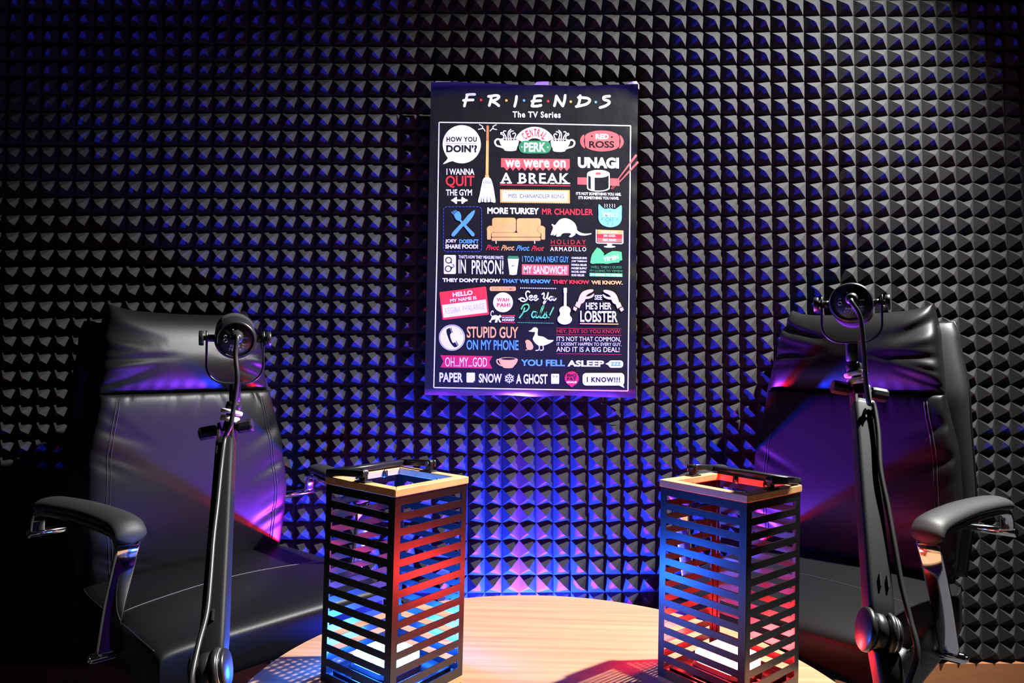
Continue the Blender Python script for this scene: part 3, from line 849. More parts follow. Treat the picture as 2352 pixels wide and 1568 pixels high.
def text(f, col, s, x0, y0, x1, y1, off=0.0, shear=0.0, rot=0.0, spacing=1.0, slope=0.0):
    """lettering fitted to a box of crop coordinates (y down)"""
    key = (s, off, shear, spacing)
    if key not in tcache: tcache[key] = text_mesh(s, off, shear, spacing)
    V, Fc = tcache[key]
    xs = [v[0] for v in V]; ys = [v[1] for v in V]
    ax, bx_, ay, by = min(xs), max(xs), min(ys), max(ys)
    cx, cy = (x0+x1)/2, (y0+y1)/2; c, sn = math.cos(rot), math.sin(rot)
    l = nextlift(); vv = []
    for a, b in V:
        X = x0 + (a-ax)/(bx_-ax)*(x1-x0); Y = y1 - (b-ay)/(by-ay)*(y1-y0) + slope*(a-ax)/(bx_-ax)
        dx, dy = X-cx, Y-cy
        vv.append(pb.verts.new(PP(*f(cx + c*dx - sn*dy, cy + sn*dx + c*dy), l)))
    mi = PC.index(col)
    for fc in Fc:
        try: pb.faces.new([vv[i] for i in fc]).material_index = mi
        except ValueError: pass
def slab(f, col, s, x0, y0, x1, y1, off=0.0, bar=.13):
    """letters with slab feet: plain lettering plus serif bars"""
    text(f, col, s, x0, y0, x1, y1, off)
BD, HV = .018, .035
# sheet
NU, NV = 56, 84
def edge(u, v):
    top = [(990, 188.5), (1030, 187.5), (1110, 191), (1230, 195.5), (1330, 197), (1420, 194), (1466, 192.5)]
    bot = [(975, 906.5), (1050, 908.5), (1160, 907), (1230, 910.5), (1310, 908), (1390, 912), (1461, 913.5)]
    def at(T, u):
        x = T[0][0] + (T[-1][0]-T[0][0])*u
        for (a, ya), (b, yb) in zip(T[:-1], T[1:]):
            if x <= b + 1e-6:
                t = (x-a)/(b-a); return x, ya + (yb-ya)*(t*t*(3-2*t))
        return T[-1]
    a, b = at(top, u), at(bot, u)
    return a[0] + (b[0]-a[0])*v - 4*u**3*v*(1-v)*1.5, a[1] + (b[1]-a[1])*v
vps = sorted(set([k/NV for k in range(NV+1)] + [.003, .008, .016, .97, .975, .98, .985, .99, .995]))
G0 = [[pb.verts.new(PP(*edge(i/NU, v))) for v in vps] for i in range(NU+1)]
G1 = [[pb.verts.new(PP(*edge(i/NU, v), -.0005)) for v in vps] for i in range(NU+1)]
nvv = len(vps)
for i in range(NU):
    for j in range(nvv-1):
        pb.faces.new((G0[i][j], G0[i][j+1], G0[i+1][j+1], G0[i+1][j])).material_index = PC.index('paper')
        pb.faces.new((G1[i][j], G1[i+1][j], G1[i+1][j+1], G1[i][j+1])).material_index = PC.index('back')
def rim(cells):
    for (i, j), (k, q) in cells:
        pb.faces.new([pb.verts.new(g[a_][b_].co) for g, a_, b_ in ((G0, i, j), (G0, k, q), (G1, k, q), (G1, i, j))]).material_index = PC.index('back')
rim([((i, j), (i+1, j)) for i in range(NU) for j in (0, nvv-1)])
rim([((i, j), (i, j+1)) for j in range(nvv-1) for i in (0, NU)])
# white tape tabs and the dog-eared corner along the top edge
for pts in ([(996, 189), (1002, 186.5), (1036, 186.5), (1030, 189.5)], [(1227, 195), (1232, 188.5), (1260.5, 187), (1260, 196)], [(1436, 195), (1452, 187.5), (1462, 186.2), (1468, 194), (1468, 206), (1463, 198), (1452, 195)]):
    vs_ = [pb.verts.new(PP(x, y, -.0012)) for x, y in pts]
    f_ = pb.faces.new(vs_); f_.material_index = PC.index('back')
# white rule
Fr = [A(200, 457), A(1108, 470), A(2015, 490), B(2003, 300), B(1990, 1475), B(1070, 1459), B(150, 1443), B(180, 200), A(200, 457)]
def ident(x, y): return (x, y)
l = .0004
for (x0, y0), (x1, y1) in zip(Fr[:-1], Fr[1:]):
    n = 60; t = Vector((x1-x0, y1-y0)).normalized(); s = Vector((-t.y, t.x))*1.25
    for k in range(n):
        a = Vector((x0 + (x1-x0)*k/n, y0 + (y1-y0)*k/n)); b = Vector((x0 + (x1-x0)*(k+1)/n, y0 + (y1-y0)*(k+1)/n))
        face([tuple(a+s), tuple(b+s), tuple(b-s), tuple(a-s)], 'white', l)
layer[0] = 0
# --- title
W_ = 25
for st in ([(468, 196), (455, 245), (440, 302)], [(462, 197), (500, 193), (537, 193)], [(432, 250), (480, 246), (522, 245)],
           [(697, 208), (688, 255), (675, 298)], [(668, 212), (740, 203), (768, 214), (745, 240), (692, 257)], [(692, 257), (735, 275), (766, 300)],
           [(934, 212), (928, 260), (916, 305)],
           [(1108, 210), (1095, 258), (1080, 300)], [(1105, 213), (1140, 206), (1174, 207)], [(1080, 258), (1130, 254), (1162, 252)], [(1080, 303), (1125, 304), (1165, 296)],
           [(1310, 218), (1303, 262), (1293, 300)], [(1312, 208), (1342, 260), (1370, 300)], [(1395, 202), (1388, 255), (1372, 302)],
           [(1537, 205), (1530, 260), (1515, 305)], [(1520, 222), (1600, 228), (1628, 250), (1595, 285), (1500, 308)],
           [(1815, 210), (1765, 216), (1762, 240), (1805, 255), (1812, 275), (1780, 300), (1726, 318)]):
    stroke(A, 'white', st, W_)
for x, y, c in ((597, 247, 'red'), (838, 250, 'orange'), (1005, 250, 'blue'), (1233, 258, 'red'), (1448, 262, 'orange'), (1685, 266, 'blue')): ell(A, c, x, y, 12, n=16)
text(A, 'white', 'The TV Series', 897, 352, 1352, 412, .03, spacing=1.15, slope=4)
layer[0] = 0
# --- row 1
ell(A, 'white', 415, 665, 181, n=64); smooth_poly(A, 'white', [(262, 760), (282, 800), (236, 853), (300, 832), (340, 818), (340, 770)], 3)
text(A, 'paper', 'HOW YOU', 270, 595, 558, 642, .035, spacing=1.15); stroke(A, 'grey', [(270, 658), (562, 659)], 4); text(A, 'paper', 'DOIN’?', 268, 672, 560, 742, .045, spacing=1.05)
text(A, 'white', 'I WANNA', 270, 895, 535, 955, .025); text(A, 'red', 'QUIT', 262, 962, 535, 1080, .02); text(A, 'white', 'THE GYM', 265, 1092, 512, 1152, .025)
for x0, x1, h_ in ((315, 470, 8), (325, 342, 12), (338, 354, 22), (352, 370, 33), (412, 430, 33), (428, 444, 22), (442, 458, 12)): rr(A, 'white', x0, 1196-h_, x1, 1196+h_, 5)
for st in ([(582, 478), (615, 497), (608, 508), (625, 522), (636, 540)], [(572, 524), (606, 518)], [(742, 480), (708, 497), (714, 508), (698, 524), (683, 540)], [(745, 526), (712, 520)]): stroke(A, 'white', st, 8, sm=False)
poly(A, 'brown', [(649, 490), (660, 484), (672, 490), (671, 632), (646, 632)]); poly(A, 'orange', [(646, 632), (671, 632), (668, 960), (641, 960)])
for k in range(14): stroke(A, 'orange', [(650, 498 + k*10), (670, 500 + k*10)], 3)
rr(A, 'orange', 636, 955, 673, 980, 6)
smooth_poly(A, 'white', [(637, 978), (671, 978), (695, 1000), (715, 1070), (728, 1150), (734, 1216), (690, 1212), (650, 1216), (610, 1212), (570, 1214), (585, 1140), (600, 1065), (615, 1000)], 3)
for y in (1014, 1023, 1031): stroke(A, 'indigo', [(614, y), (698, y+2)], 2.5)
for x in (600, 622, 655, 688): poly(A, 'paper', [(x, 1155), (x+5, 1216), (x-4, 1216)])
layer[0] = 0
# --- coffee cups emblem
for mx in (0, 1):
    def Cc(x, y, mx=mx): return A(2214 - x, y + 8) if mx else A(x, y)
    smooth_poly(Cc, 'white', [(776, 618), (860, 604), (950, 618), (950, 668), (938, 696), (932, 720), (900, 729), (850, 729), (818, 720), (812, 694), (786, 670)], 4)
    stroke(Cc, 'white', [(790, 628), (755, 616), (730, 640), (745, 676), (790, 690), (815, 700)], 17)
    ell(Cc, 'paper', 866, 620, 68, 9); ell(Cc, 'brown', 866, 623, 30, 5)
    for st in ([(806, 622), (814, 590), (800, 572), (786, 568), (788, 555), (800, 556)], [(836, 622), (832, 590), (812, 558), (815, 540), (832, 540)], [(860, 622), (854, 582), (858, 548), (880, 525)],
               [(882, 622), (876, 590), (870, 562), (884, 542), (904, 540)], [(908, 624), (916, 596), (926, 572), (914, 558), (898, 566)]): stroke(Cc, 'white', st, 10)
lf = nextlift(); c0 = (1105, 706)
for k in range(40):
    t0, t1 = math.radians(28 + 124*k/40), math.radians(28 + 124*(k+1)/40)
    face([A(c0[0] + q*math.cos(t), c0[1] - q*math.sin(t)) for q, t in ((98, t0), (206, t0), (206, t1), (98, t1))], 'white', lf)
for ch, a in zip('CENTRAL', (130, 115, 101.5, 88, 75.5, 62.5, 50)):
    t = math.radians(a); r_ = 152; x, y = c0[0] + r_*math.cos(t), c0[1] - r_*math.sin(t)
    text(A, 'red', ch, x-13, y-36, x+13, y+36, .03, rot=PI/2 - t)
rr(A, 'green', 955, 632, 1262, 752, 60); text(A, 'white', 'PERK', 1005, 648, 1212, 736, .03); ell(A, 'white', 986, 690, 7, n=12); ell(A, 'white', 1231, 693, 7, n=12)
layer[0] = 0
# --- ball
smooth_poly(A, 'coral', [(1590, 575), (1660, 543), (1743, 535), (1830, 545), (1900, 578), (1908, 640), (1900, 692), (1840, 722), (1743, 733), (1655, 722), (1592, 692), (1584, 635)], 4)
smooth_poly(A, 'coral', [(1576, 574), (1545, 600), (1537, 638), (1548, 675), (1582, 704), (1572, 640)], 3); smooth_poly(A, 'coral', [(1912, 578), (1940, 606), (1950, 645), (1938, 680), (1908, 706), (1920, 640)], 3)
text(A, 'white', 'RED', 1683, 568, 1808, 617, .04); text(A, 'paper', 'ROSS', 1622, 634, 1860, 700, .03)
ell(A, 'paper', 1648, 588, 9, n=14); ell(A, 'paper', 1838, 596, 9, n=14)
layer[0] = 0
# --- break banner
zz = []
for k in range(12):
    zz += [(1438 - k*(651/11.5), 886 - .3*k), (1438 - (k+.5)*(651/11.5), 919 - .3*k)]
zz = [(x, y) for x, y in zz if x > 790]
poly(A, 'coral', [(788, 797), (1438, 806)] + zz + [(787, 884)])
text(A, 'white', 'we were on', 825, 812, 1400, 884, .03, spacing=1.05, slope=4)
text(A, 'white', 'A BREAK', 783, 935, 1436, 1034, .02, spacing=1.15, slope=5)
for x0, x1 in ((783, 822), (846, 885), (946, 985), (1060, 1092), (1185, 1222), (1257, 1290), (1320, 1352), (1372, 1400), (1405, 1437)):
    stroke(A, 'white', [(x0, 1031 + (x0-783)*.007), (x1, 1031 + (x1-783)*.007)], 13)
stroke(A, 'red', [(780, 1050), (1440, 1058)], 9, sm=False)
poly(A, 'orange', [(778, 1090)] + [(778 + 660*k/60, 1090 + 7*k/60 + (5 if k % 2 else 0)) for k in range(61)] + [(1440, 1228)] + [(1440 - 660*k/60, 1228 - 8*k/60 - (5 if k % 2 else 0)) for k in range(61)])
poly(A, 'white', [(800, 1105), (1418, 1112), (1416, 1210), (800, 1203)]); text(A, 'paper', 'MISS  CHANANDLER BONG', 858, 1136, 1385, 1174, .0, slope=4)
layer[0] = 0
# --- sushi
text(A, 'white', 'UNAGI', 1515, 785, 1905, 890, .055, slope=6)
poly(A, 'coral', [(1512, 978), (1908, 990), (1908, 1060), (1512, 1046)])
poly(A, 'paper', [(1600, 940), (1818, 945), (1818, 1100), (1600, 1095)]); ell(A, 'white', 1710, 1080, 108, 34); poly(A, 'white', [(1602, 945), (1818, 948), (1818, 1080), (1602, 1080)])
ell(A, 'paper', 1710, 1072, 97, 32); poly(A, 'paper', [(1613, 950), (1807, 950), (1807, 1072), (1613, 1072)])
poly(A, 'white', [(1638, 975), (1674, 980), (1674, 1100), (1638, 1094)]); ell(A, 'white', 1710, 945, 107, 37); ell(A, 'coral', 1708, 943, 27, 13); ell(A, 'coral', 1664, 940, 7, 4, n=12); ell(A, 'coral', 1754, 942, 7, 4, n=12)
stroke(A, 'coral', [(1893, 1000), (2066, 772)], 9, taper=2.4); stroke(A, 'coral', [(1910, 1022), (2080, 838)], 9, taper=2.4); stroke(A, 'coral', [(1830, 1086), (1848, 1062)], 5); stroke(A, 'coral', [(1842, 1090), (1866, 1062)], 5)
text(A, 'white', "IT'S NOT SOMETHING YOU ARE.", 1498, 1117, 1925, 1146, .04, slope=8); text(A, 'white', "IT'S SOMETHING YOU HAVE.", 1520, 1156, 1905, 1185, .04, slope=6)
layer[0] = 0
# --- knife and fork box
def dashes(f, col, x0, y0, x1, y1, r, n, w_):
    cx, cy = (x0+x1)/2, (y0+y1)/2; P = [(cx + a, cy + b) for a, b in rrect((x1-x0)/2, (y1-y0)/2, r, 5)]; P.append(P[0])
    Ls = [0]
    for a, b in zip(P[:-1], P[1:]): Ls.append(Ls[-1] + math.dist(a, b))
    def at(s):
        s %= Ls[-1]
        for k in range(len(P)-1):
            if Ls[k+1] >= s:
                t = (s-Ls[k])/max(1e-6, Ls[k+1]-Ls[k]); return (P[k][0] + (P[k+1][0]-P[k][0])*t, P[k][1] + (P[k+1][1]-P[k][1])*t)
    D = Ls[-1]/n
    for k in range(n): stroke(f, col, [at(k*D), at(k*D + D*.28), at(k*D + D*.55)], w_, sm=False)
dashes(A, 'indigo', 241, 1258, 603, 1682, 32, 46, 7)
stroke(A, 'blue', [(400, 1385), (520, 1520)], 18, taper=2.0)
smooth_poly(A, 'blue', [(345, 1330), (385, 1300), (408, 1335), (408, 1375), (395, 1390), (370, 1385), (350, 1360)], 3)
for k in range(4): stroke(A, 'blue', [(318 + k*12, 1308 - k*6), (362 + k*12, 1352 - k*10)], 6)
smooth_poly(A, 'blue', [(322, 1510), (345, 1480), (420, 1400), (480, 1330), (530, 1291), (539, 1300), (520, 1350), (465, 1420), (430, 1440), (365, 1515), (340, 1538), (318, 1532)], 3)
text(B, 'white', 'JOEY', 258, 38, 368, 78, .04); text(B, 'blue', "DOESN'T", 390, 38, 575, 78, .04); text(B, 'white', 'SHARE FOOD!', 258, 86, 570, 128, .04)
layer[0] = 0
# --- sofa row
text(A, 'white', 'MORE TURKEY', 657, 1262, 1148, 1324, .045, slope=6); text(A, 'red', 'MR CHANDLER', 1175, 1272, 1660, 1332, .03, spacing=1.05, slope=6)
rr(A, 'orange', 703, 1361, 928, 1500, 24); rr(A, 'orange', 935, 1366, 1163, 1504, 24)
rr(A, 'orange', 697, 1503, 1162, 1543, 10); rr(A, 'orange', 697, 1548, 1162, 1580, 10)
for x0, x1, cx in ((655, 692, 688), (1168, 1205, 1170)):
    ell(A, 'brown', cx, 1472, 37); rr(A, 'orange', x0, 1450, x1, 1568, 8); ell(A, 'orange', cx, 1472, 34)
for x in (740, 1106): stroke(A, 'white', [(x, 1582), (x, 1604)], 9)
for k, c in enumerate(('red', 'orange', 'blue', 'red')):
    text(B, c, 'Pivot' + ('.' if k < 3 else ''), 643 + k*143, 90 + k*3, 770 + k*143 - (0 if k < 3 else 4), 142 + k*3, .012, shear=.5)
smooth_poly(A, 'white', [(1257, 1522), (1275, 1475), (1280, 1450), (1266, 1428), (1276, 1420), (1290, 1430), (1305, 1425), (1340, 1382), (1390, 1365), (1440, 1378), (1485, 1412), (1505, 1455), (1510, 1480), (1545, 1503), (1590, 1512), (1640, 1508), (1640, 1517), (1580, 1530), (1525, 1524), (1500, 1506), (1490, 1522), (1455, 1545), (1432, 1540), (1450, 1510), (1375, 1508), (1350, 1535), (1315, 1540), (1312, 1528), (1325, 1510), (1290, 1532), (1286, 1520), (1300, 1502), (1276, 1524)], 3)
text(B, 'red', 'HOLIDAY', 1260, 42, 1590, 86, .0, spacing=1.4, slope=2); stroke(B, 'red', [(1258, 98), (1590, 103)], 6, sm=False); text(B, 'white', 'ARMADILLO', 1253, 110, 1595, 150, .015, spacing=1.3, slope=3)
smooth_poly(A, 'cyan', [(1712, 1234), (1740, 1255), (1772, 1277), (1820, 1271), (1866, 1280), (1900, 1260), (1930, 1245), (1931, 1320), (1928, 1385), (1895, 1432), (1820, 1452), (1748, 1430), (1714, 1385), (1711, 1320)], 3)
for x in (1768, 1790, 1815, 1840, 1862): stroke(A, 'white', [(x, 1232), (x+5, 1243), (x, 1254), (x+5, 1264)], 5)
text(A, 'white', 'SMELLY', 1750, 1312, 1898, 1352, .02, shear=.15, slope=3); text(A, 'blue', 'CAT', 1776, 1358, 1862, 1398, .02, shear=.15)
for x, y, c in ((1745, 1300, 'white'), (1820, 1297, 'blue'), (1893, 1300, 'white'), (1745, 1375, 'blue'), (1888, 1375, 'blue'), (1800, 1418, 'blue'), (1822, 1428, 'white'), (1845, 1418, 'blue')): ell(A, c, x, y, 6, 5, n=10); stroke(A, c, [(x+5, y), (x+5, y-14)], 3)
layer[0] = 0
# --- layered screen
I_ = ident
for y0, y1, c in ((527.3, 537, 'orange'), (537, 546.4, 'red'), (546.4, 556, 'brown')): poly(I_, c, [(1371.6, y0), (1428.6, y0 + 1.6), (1428.6, y1 + 1.2), (1371.6, y1)])
stroke(I_, 'white', [(1369.4, 527.6), (1369.4, 556.5), (1372, 558), (1400, 558.6), (1428, 559.6), (1430.4, 558), (1430.6, 530)], 2.1, sm=False)
poly(I_, 'white', [(1393.6, 559), (1406.4, 559), (1404, 566), (1396, 566)]); ell(I_, 'white', 1400.3, 566.3, 13.5, 2.3)
text(I_, 'white', 'CUSTARD, GOOD.', 1381, 530.2, 1418, 535.6, .03, slope=.6); text(I_, 'white', 'JAM, GOOD.', 1386, 538.6, 1414, 545, .03, slope=.5); text(I_, 'white', 'MEAT, GOOD!', 1384.5, 547.8, 1415, 554.6, .04, slope=.5)
layer[0] = 0
# --- prison row
rr(B, 'white', 245, 187, 360, 367, 12); ring(B, 'paper', 290, 237, 27, 9); ring(B, 'paper', 286, 318, 27, 9)
poly(B, 'paper', [(305, 258), (322, 250), (320, 272)]); poly(B, 'paper', [(306, 298), (330, 300), (318, 326)])
for x, y in ((330, 278), (340, 284), (342, 296), (334, 302)): ring(B, 'indigo', x, y, 5, 3, 10)
text(B, 'white', "THAT'S HOW THEY MEASURE PANTS", 385, 188, 810, 220, .02, slope=8); text(B, 'white', 'IN', 384, 230, 454, 362, .015); text(B, 'white', 'PRISON!', 509, 234, 810, 370, .015)
poly(B, 'green', [(858, 196), (950, 198), (958, 222), (846, 219)]); poly(B, 'white', [(850, 222), (956, 224), (936, 372), (900, 378), (868, 373)]); ell(B, 'grey', 899, 290, 14, 7, n=16)
text(B, 'blue', 'I TOO AM A NEAT GUY', 988, 197, 1428, 254, .012, slope=4); poly(B, 'coral', [(985, 275), (1430, 282), (1428, 382), (984, 374)]); text(B, 'white', 'MY SANDWICH!', 1002, 288, 1412, 364, .02, slope=6)
for k, (s_, x1) in enumerate((('CHANDLER BING', 1600), ('JOEY TRIBBIANI', 1600), ('MONICA GELLER', 1600), ('PHOEBE BUFFAY', 1602), ('RACHEL GREEN', 1592), ('ROSS GELLER', 1578))):
    text(B, 'white', s_, 1455, 205 + k*32.6, x1, 225 + k*32.6, .03, slope=2)
poly(B, 'lime', [(1632, 262), (1640, 215), (1650, 180), (1675, 145), (1698, 115), (1728, 130), (1762, 170), (1762, 195), (1800, 170), (1842, 150), (1900, 152), (1930, 160), (1936, 235), (1912, 243), (1905, 258), (1850, 262), (1790, 272), (1760, 268), (1690, 268), (1650, 272)])
text(B, 'white', 'YEMEN', 1757, 198, 1900, 238, .035, rot=-.2)
text(B, 'green', 'WELL THEN I GUESS', 1638, 291, 1930, 314, .02, slope=2); text(B, 'green', "I'M GOING TO YEMEN!", 1628, 325, 1938, 348, .02, slope=4); poly(B, 'lime', [(1625, 356), (1938, 362), (1938, 396), (1625, 390)]); text(B, 'white', "I'M GOING TO YEMEN!", 1638, 363, 1925, 384, .04, slope=5)
for s_, c, x0, x1, y0 in (("THEY DON'T KNOW", 'white', 232, 782, 405), ('THAT WE KNOW', 'blue', 798, 1257, 414), ('THEY KNOW', 'red', 1275, 1625, 422), ('WE KNOW.', 'orange', 1642, 1940, 428)): text(B, c, s_, x0, y0, x1, y0 + 38, .05, slope=(x1-x0)*.012)
layer[0] = 0
# --- name tag row
poly(B, 'red', [(203, 543), (208, 538), (636, 486), (646, 492), (674, 745), (668, 753), (240, 803), (232, 797)]); poly(B, 'white', [(228, 661), (644, 608), (658, 732), (242, 782)])
text(B, 'white', 'HELLO', 328, 531, 518, 575, .035, rot=-.12); text(B, 'white', 'MY NAME IS', 304, 590, 555, 622, .03, rot=-.12); text(B, 'grey', 'REGINA PHALANGE', 258, 668, 630, 722, -.016, rot=-.13, spacing=1.2)
rr(B, 'orange', 680, 486, 928, 528, 14); text(B, 'brown', 'KEN ADAMS', 703, 494, 907, 518, .015, spacing=1.2, slope=2)
ell(B, 'white', 806, 636, 94, n=48); text(B, 'red', 'WAH', 745, 593, 864, 630, .035, spacing=1.1); text(B, 'red', 'PAH!', 748, 644, 875, 681, .035, spacing=1.1)
smooth_poly(B, 'white', [(672, 818), (690, 800), (702, 768), (735, 756), (765, 765), (775, 753), (790, 765), (788, 778), (772, 785), (778, 805), (790, 822), (772, 825), (756, 795), (752, 824), (728, 826), (736, 800), (712, 800), (692, 812), (696, 826), (682, 826)], 2); stroke(B, 'white', [(706, 772), (690, 750), (698, 722), (712, 718), (714, 730)], 8)
stroke(B, 'red', [(797, 760), (918, 762)], 9); text(B, 'white', "I'M DOCTOR", 797, 771, 915, 787, .04); text(B, 'white', 'MONKEY', 797, 792, 918, 815, .05); stroke(B, 'red', [(797, 826), (918, 828)], 9)
for k in range(20): ell(B, 'white', 974 + k*17.3, 500 + k*.25, 6, n=8)
for k in range(22): ell(B, 'lime', 950 + k*15.7, 827 + k*.3, 4.5, n=8)
for st in ([(1058, 540), (1040, 530), (1022, 550), (1028, 580), (1036, 605), (1010, 626), (978, 622), (970, 600), (990, 594), (1012, 606)], [(956, 606), (975, 600)], [(1052, 596), (1078, 588), (1080, 572), (1060, 576), (1054, 600), (1070, 616), (1092, 606)], [(1096, 600), (1120, 590), (1124, 572), (1104, 576), (1098, 600), (1112, 618), (1138, 602)],
           [(1176, 560), (1192, 548), (1196, 570), (1190, 595), (1206, 604), (1222, 585), (1234, 545)], [(1234, 545), (1222, 600), (1202, 640), (1192, 648), (1196, 628), (1240, 598)], [(1280, 586), (1258, 582), (1244, 604), (1258, 618), (1278, 598), (1284, 584), (1280, 610), (1294, 616), (1308, 600)]): stroke(B, 'white', st, 13)
for st in ([(1010, 690), (995, 735), (962, 782)], [(980, 700), (1000, 665), (1040, 655), (1052, 685), (1030, 715), (1005, 725)], [(1120, 728), (1095, 724), (1078, 755), (1090, 780), (1112, 765), (1125, 730), (1118, 775), (1135, 780), (1150, 765)], [(1150, 765), (1185, 690), (1190, 665), (1170, 700), (1155, 770), (1172, 782), (1190, 765)], [(1190, 765), (1215, 728), (1212, 745), (1222, 770), (1205, 784), (1188, 778)], [(1284, 685), (1250, 755)], [(1238, 778), (1240, 780)]): stroke(B, 'lime', st, 13)
ell(B, 'white', 1391, 797, 69, 49); ell(B, 'white', 1393, 712, 54, 42); poly(B, 'white', [(1348, 730), (1438, 730), (1440, 775), (1342, 775)]); poly(B, 'white', [(1384, 540), (1408, 540), (1408, 680), (1382, 680)]); rr(B, 'white', 1380, 498, 1412, 548, 6)
for mx in (0, 1):
    def Cw(x, y, mx=mx): return B(3420 - x, y + 5) if mx else B(x, y)
    smooth_poly(Cw, 'cream', [(1516, 640), (1530, 580), (1562, 535), (1620, 514), (1662, 516), (1655, 536), (1615, 556), (1592, 580), (1632, 575), (1668, 552), (1658, 584), (1618, 602), (1588, 606), (1578, 628), (1552, 648)], 3)
    poly(Cw, 'cream', [(1506, 628), (1546, 650), (1530, 692), (1488, 668)]); poly(Cw, 'cream', [(1480, 674), (1512, 692), (1494, 720), (1469, 702)])
text(B, 'white', 'SEE', 1674, 566, 1746, 612, .02); text(B, 'white', "HE'S HER", 1591, 636, 1834, 704, .025); text(B, 'white', 'LOBSTER', 1538, 714, 1892, 822, .022, slope=4); stroke(B, 'orange', [(1538, 837), (1895, 842)], 10, sm=False)
layer[0] = 0
# --- phone row
ell(B, 'white', 322, 970, 114, n=56); ring(B, 'white', 322, 970, 121, 5, 56)
smooth_poly(B, 'paper', [(268, 905), (282, 886), (302, 880), (310, 900), (318, 922), (306, 940), (308, 970), (322, 1005), (332, 1020), (352, 1015), (366, 1035), (374, 1052), (350, 1062), (332, 1050), (305, 1015), (282, 960)], 3)
stroke(B, 'paper', [(312, 880), (326, 922)], 7); stroke(B, 'paper', [(362, 1008), (382, 1044)], 7)
text(B, 'orange', 'STUPID GUY', 463, 864, 950, 972, .02, slope=4); text(B, 'blue', 'ON MY PHONE', 460, 990, 953, 1086, .02, slope=4)
smooth_poly(B, 'white', [(1048, 908), (1075, 896), (1088, 880), (1112, 872), (1136, 888), (1134, 925), (1140, 952), (1190, 962), (1235, 990), (1286, 994), (1252, 1022), (1198, 1044), (1170, 1046), (1150, 1048), (1130, 1038), (1104, 1014), (1088, 980), (1104, 945), (1108, 918), (1078, 916)], 3)
stroke(B, 'white', [(1148, 1040), (1148, 1082), (1118, 1092)], 9); stroke(B, 'white', [(1184, 1040), (1186, 1082), (1160, 1090)], 9)
smooth_poly(B, 'orange', [(1016, 1004), (1038, 990), (1064, 1002), (1086, 1034), (1093, 1064), (1076, 1085), (1048, 1084), (1026, 1062), (1024, 1030)], 3); stroke(B, 'orange', [(1046, 1080), (1022, 1088)], 7)
for y in (880, 942, 1122): stroke(B, 'crimson', [(1313, y), (1926, y + 8)], 4, sm=False)
text(B, 'red', 'HEY, JUST SO YOU KNOW:', 1315, 891, 1922, 936, -.004, slope=4); text(B, 'white', "IT'S NOT THAT COMMON,", 1315, 958, 1922, 1010, .004, slope=4); text(B, 'white', "IT DOESN'T HAPPEN TO EVERY GUY,", 1315, 1014, 1926, 1050, .0, slope=4); text(B, 'white', 'AND IT IS A BIG DEAL!', 1312, 1057, 1910, 1104, .004, slope=4)
layer[0] = 0
# --- ribbon row
poly(B, 'crimson', [(212, 1136), (707, 1146), (676, 1202), (705, 1263), (212, 1253), (241, 1195)]); text(B, 'white', 'OH...MY...GOD', 258, 1156, 655, 1244, .0, slope=3)
smooth_poly(B, 'orange', [(770, 1168), (855, 1156), (941, 1170), (936, 1208), (912, 1238), (896, 1256), (855, 1260), (815, 1256), (800, 1240), (776, 1208)], 4); stroke(B, 'orange', [(784, 1182), (752, 1178), (750, 1205), (775, 1228), (810, 1240)], 12); ell(B, 'paper', 856, 1171, 68, 10)
text(B, 'blue', 'YOU FELL', 975, 1176, 1393, 1238, .035, slope=4); text(B, 'white', 'ASLEEP', 1416, 1184, 1764, 1244, .04, slope=3); rr(B, 'white', 1805, 1186, 1945, 1255, 28); poly(B, 'white', [(1776, 1218), (1810, 1202), (1810, 1236)]); text(B, 'blue', 'zzz', 1826, 1202, 1925, 1238, .03)
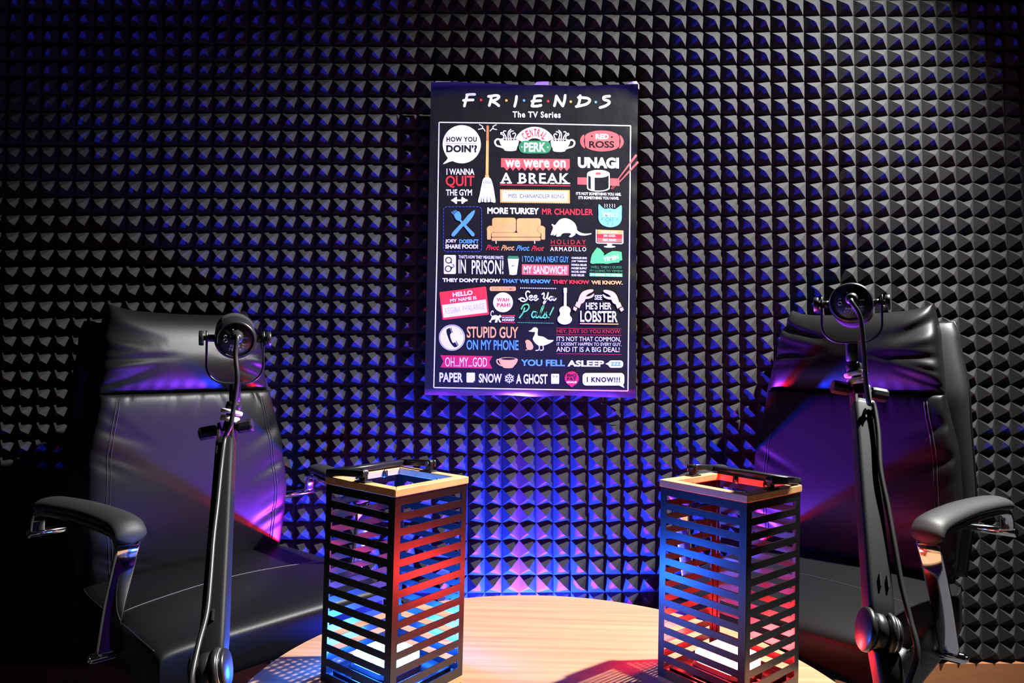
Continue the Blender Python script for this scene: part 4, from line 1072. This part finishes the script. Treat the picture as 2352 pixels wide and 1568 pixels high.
text(B, 'white', 'PAPER', 203, 1300, 425, 1390, .03, slope=3); rr(B, 'white', 460, 1302, 540, 1395, 8); poly(B, 'paper', [(520, 1392), (538, 1374), (540, 1395)]); text(B, 'white', 'SNOW', 576, 1310, 795, 1397, .03, slope=3)
for k in range(6):
    a = PI/2 + PI*k/3; c_, s_ = math.cos(a), math.sin(a); stroke(B, 'white', [(866 + 10*c_, 1357 + 10*s_), (866 + 45*c_, 1357 + 45*s_)], 8)
    for q in (.4, -.4): stroke(B, 'white', [(866 + 24*c_, 1357 + 24*s_), (866 + 38*math.cos(a+q), 1357 + 38*math.sin(a+q))], 7)
text(B, 'white', 'A GHOST', 930, 1314, 1228, 1408, .03, slope=2)
rr(B, 'white', 1262, 1313, 1338, 1402, 8)
for k in range(5): ell(B, 'white', 1270 + k*15, 1402, 6, 8, n=12)
ell(B, 'paper', 1287, 1338, 5, n=10); ell(B, 'paper', 1315, 1338, 5, n=10)
poly(B, 'crimson', [(1458 + (72 if k % 2 else 63)*math.cos(2*PI*k/44), 1357 + (72 if k % 2 else 63)*math.sin(2*PI*k/44)) for k in range(44)]); poly(B, 'crimson', [(1430, 1420), (1486, 1420), (1458, 1442)])
text(B, 'paper', 'BIG', 1413, 1314, 1502, 1342, .04); text(B, 'paper', 'FAT', 1413, 1347, 1502, 1375, .04); text(B, 'white', 'GOALIE', 1408, 1383, 1505, 1401, .05)
rr(B, 'white', 1560, 1305, 1956, 1424, 34); poly(B, 'white', [(1890, 1415), (1957, 1448), (1940, 1405)]); text(B, 'paper', 'I KNOW!!!', 1600, 1342, 1915, 1392, .04, spacing=1.2, slope=3)
text(I_, 'white', '© poster print', 979.5, 900.6, 992, 903.4, 0) if False else None
bmesh.ops.translate(pb, verts=pb.verts[:], vec=(-.06, -PY, -1.1))
me = bpy.data.meshes.new('poster'); pb.normal_update(); pb.to_mesh(me); pb.free()
for n in PC: me.materials.append(poster_mat(n))
po = bpy.data.objects.new('poster', me); COL.objects.link(po); po.location = (.06, PY, 1.1)
ns = NU*(nvv-1)*2
for i, p in enumerate(me.polygons): p.use_smooth = i < ns
tag(po, 'black glossy poster of white and coloured slogans and icons on the foam wall', 'poster')
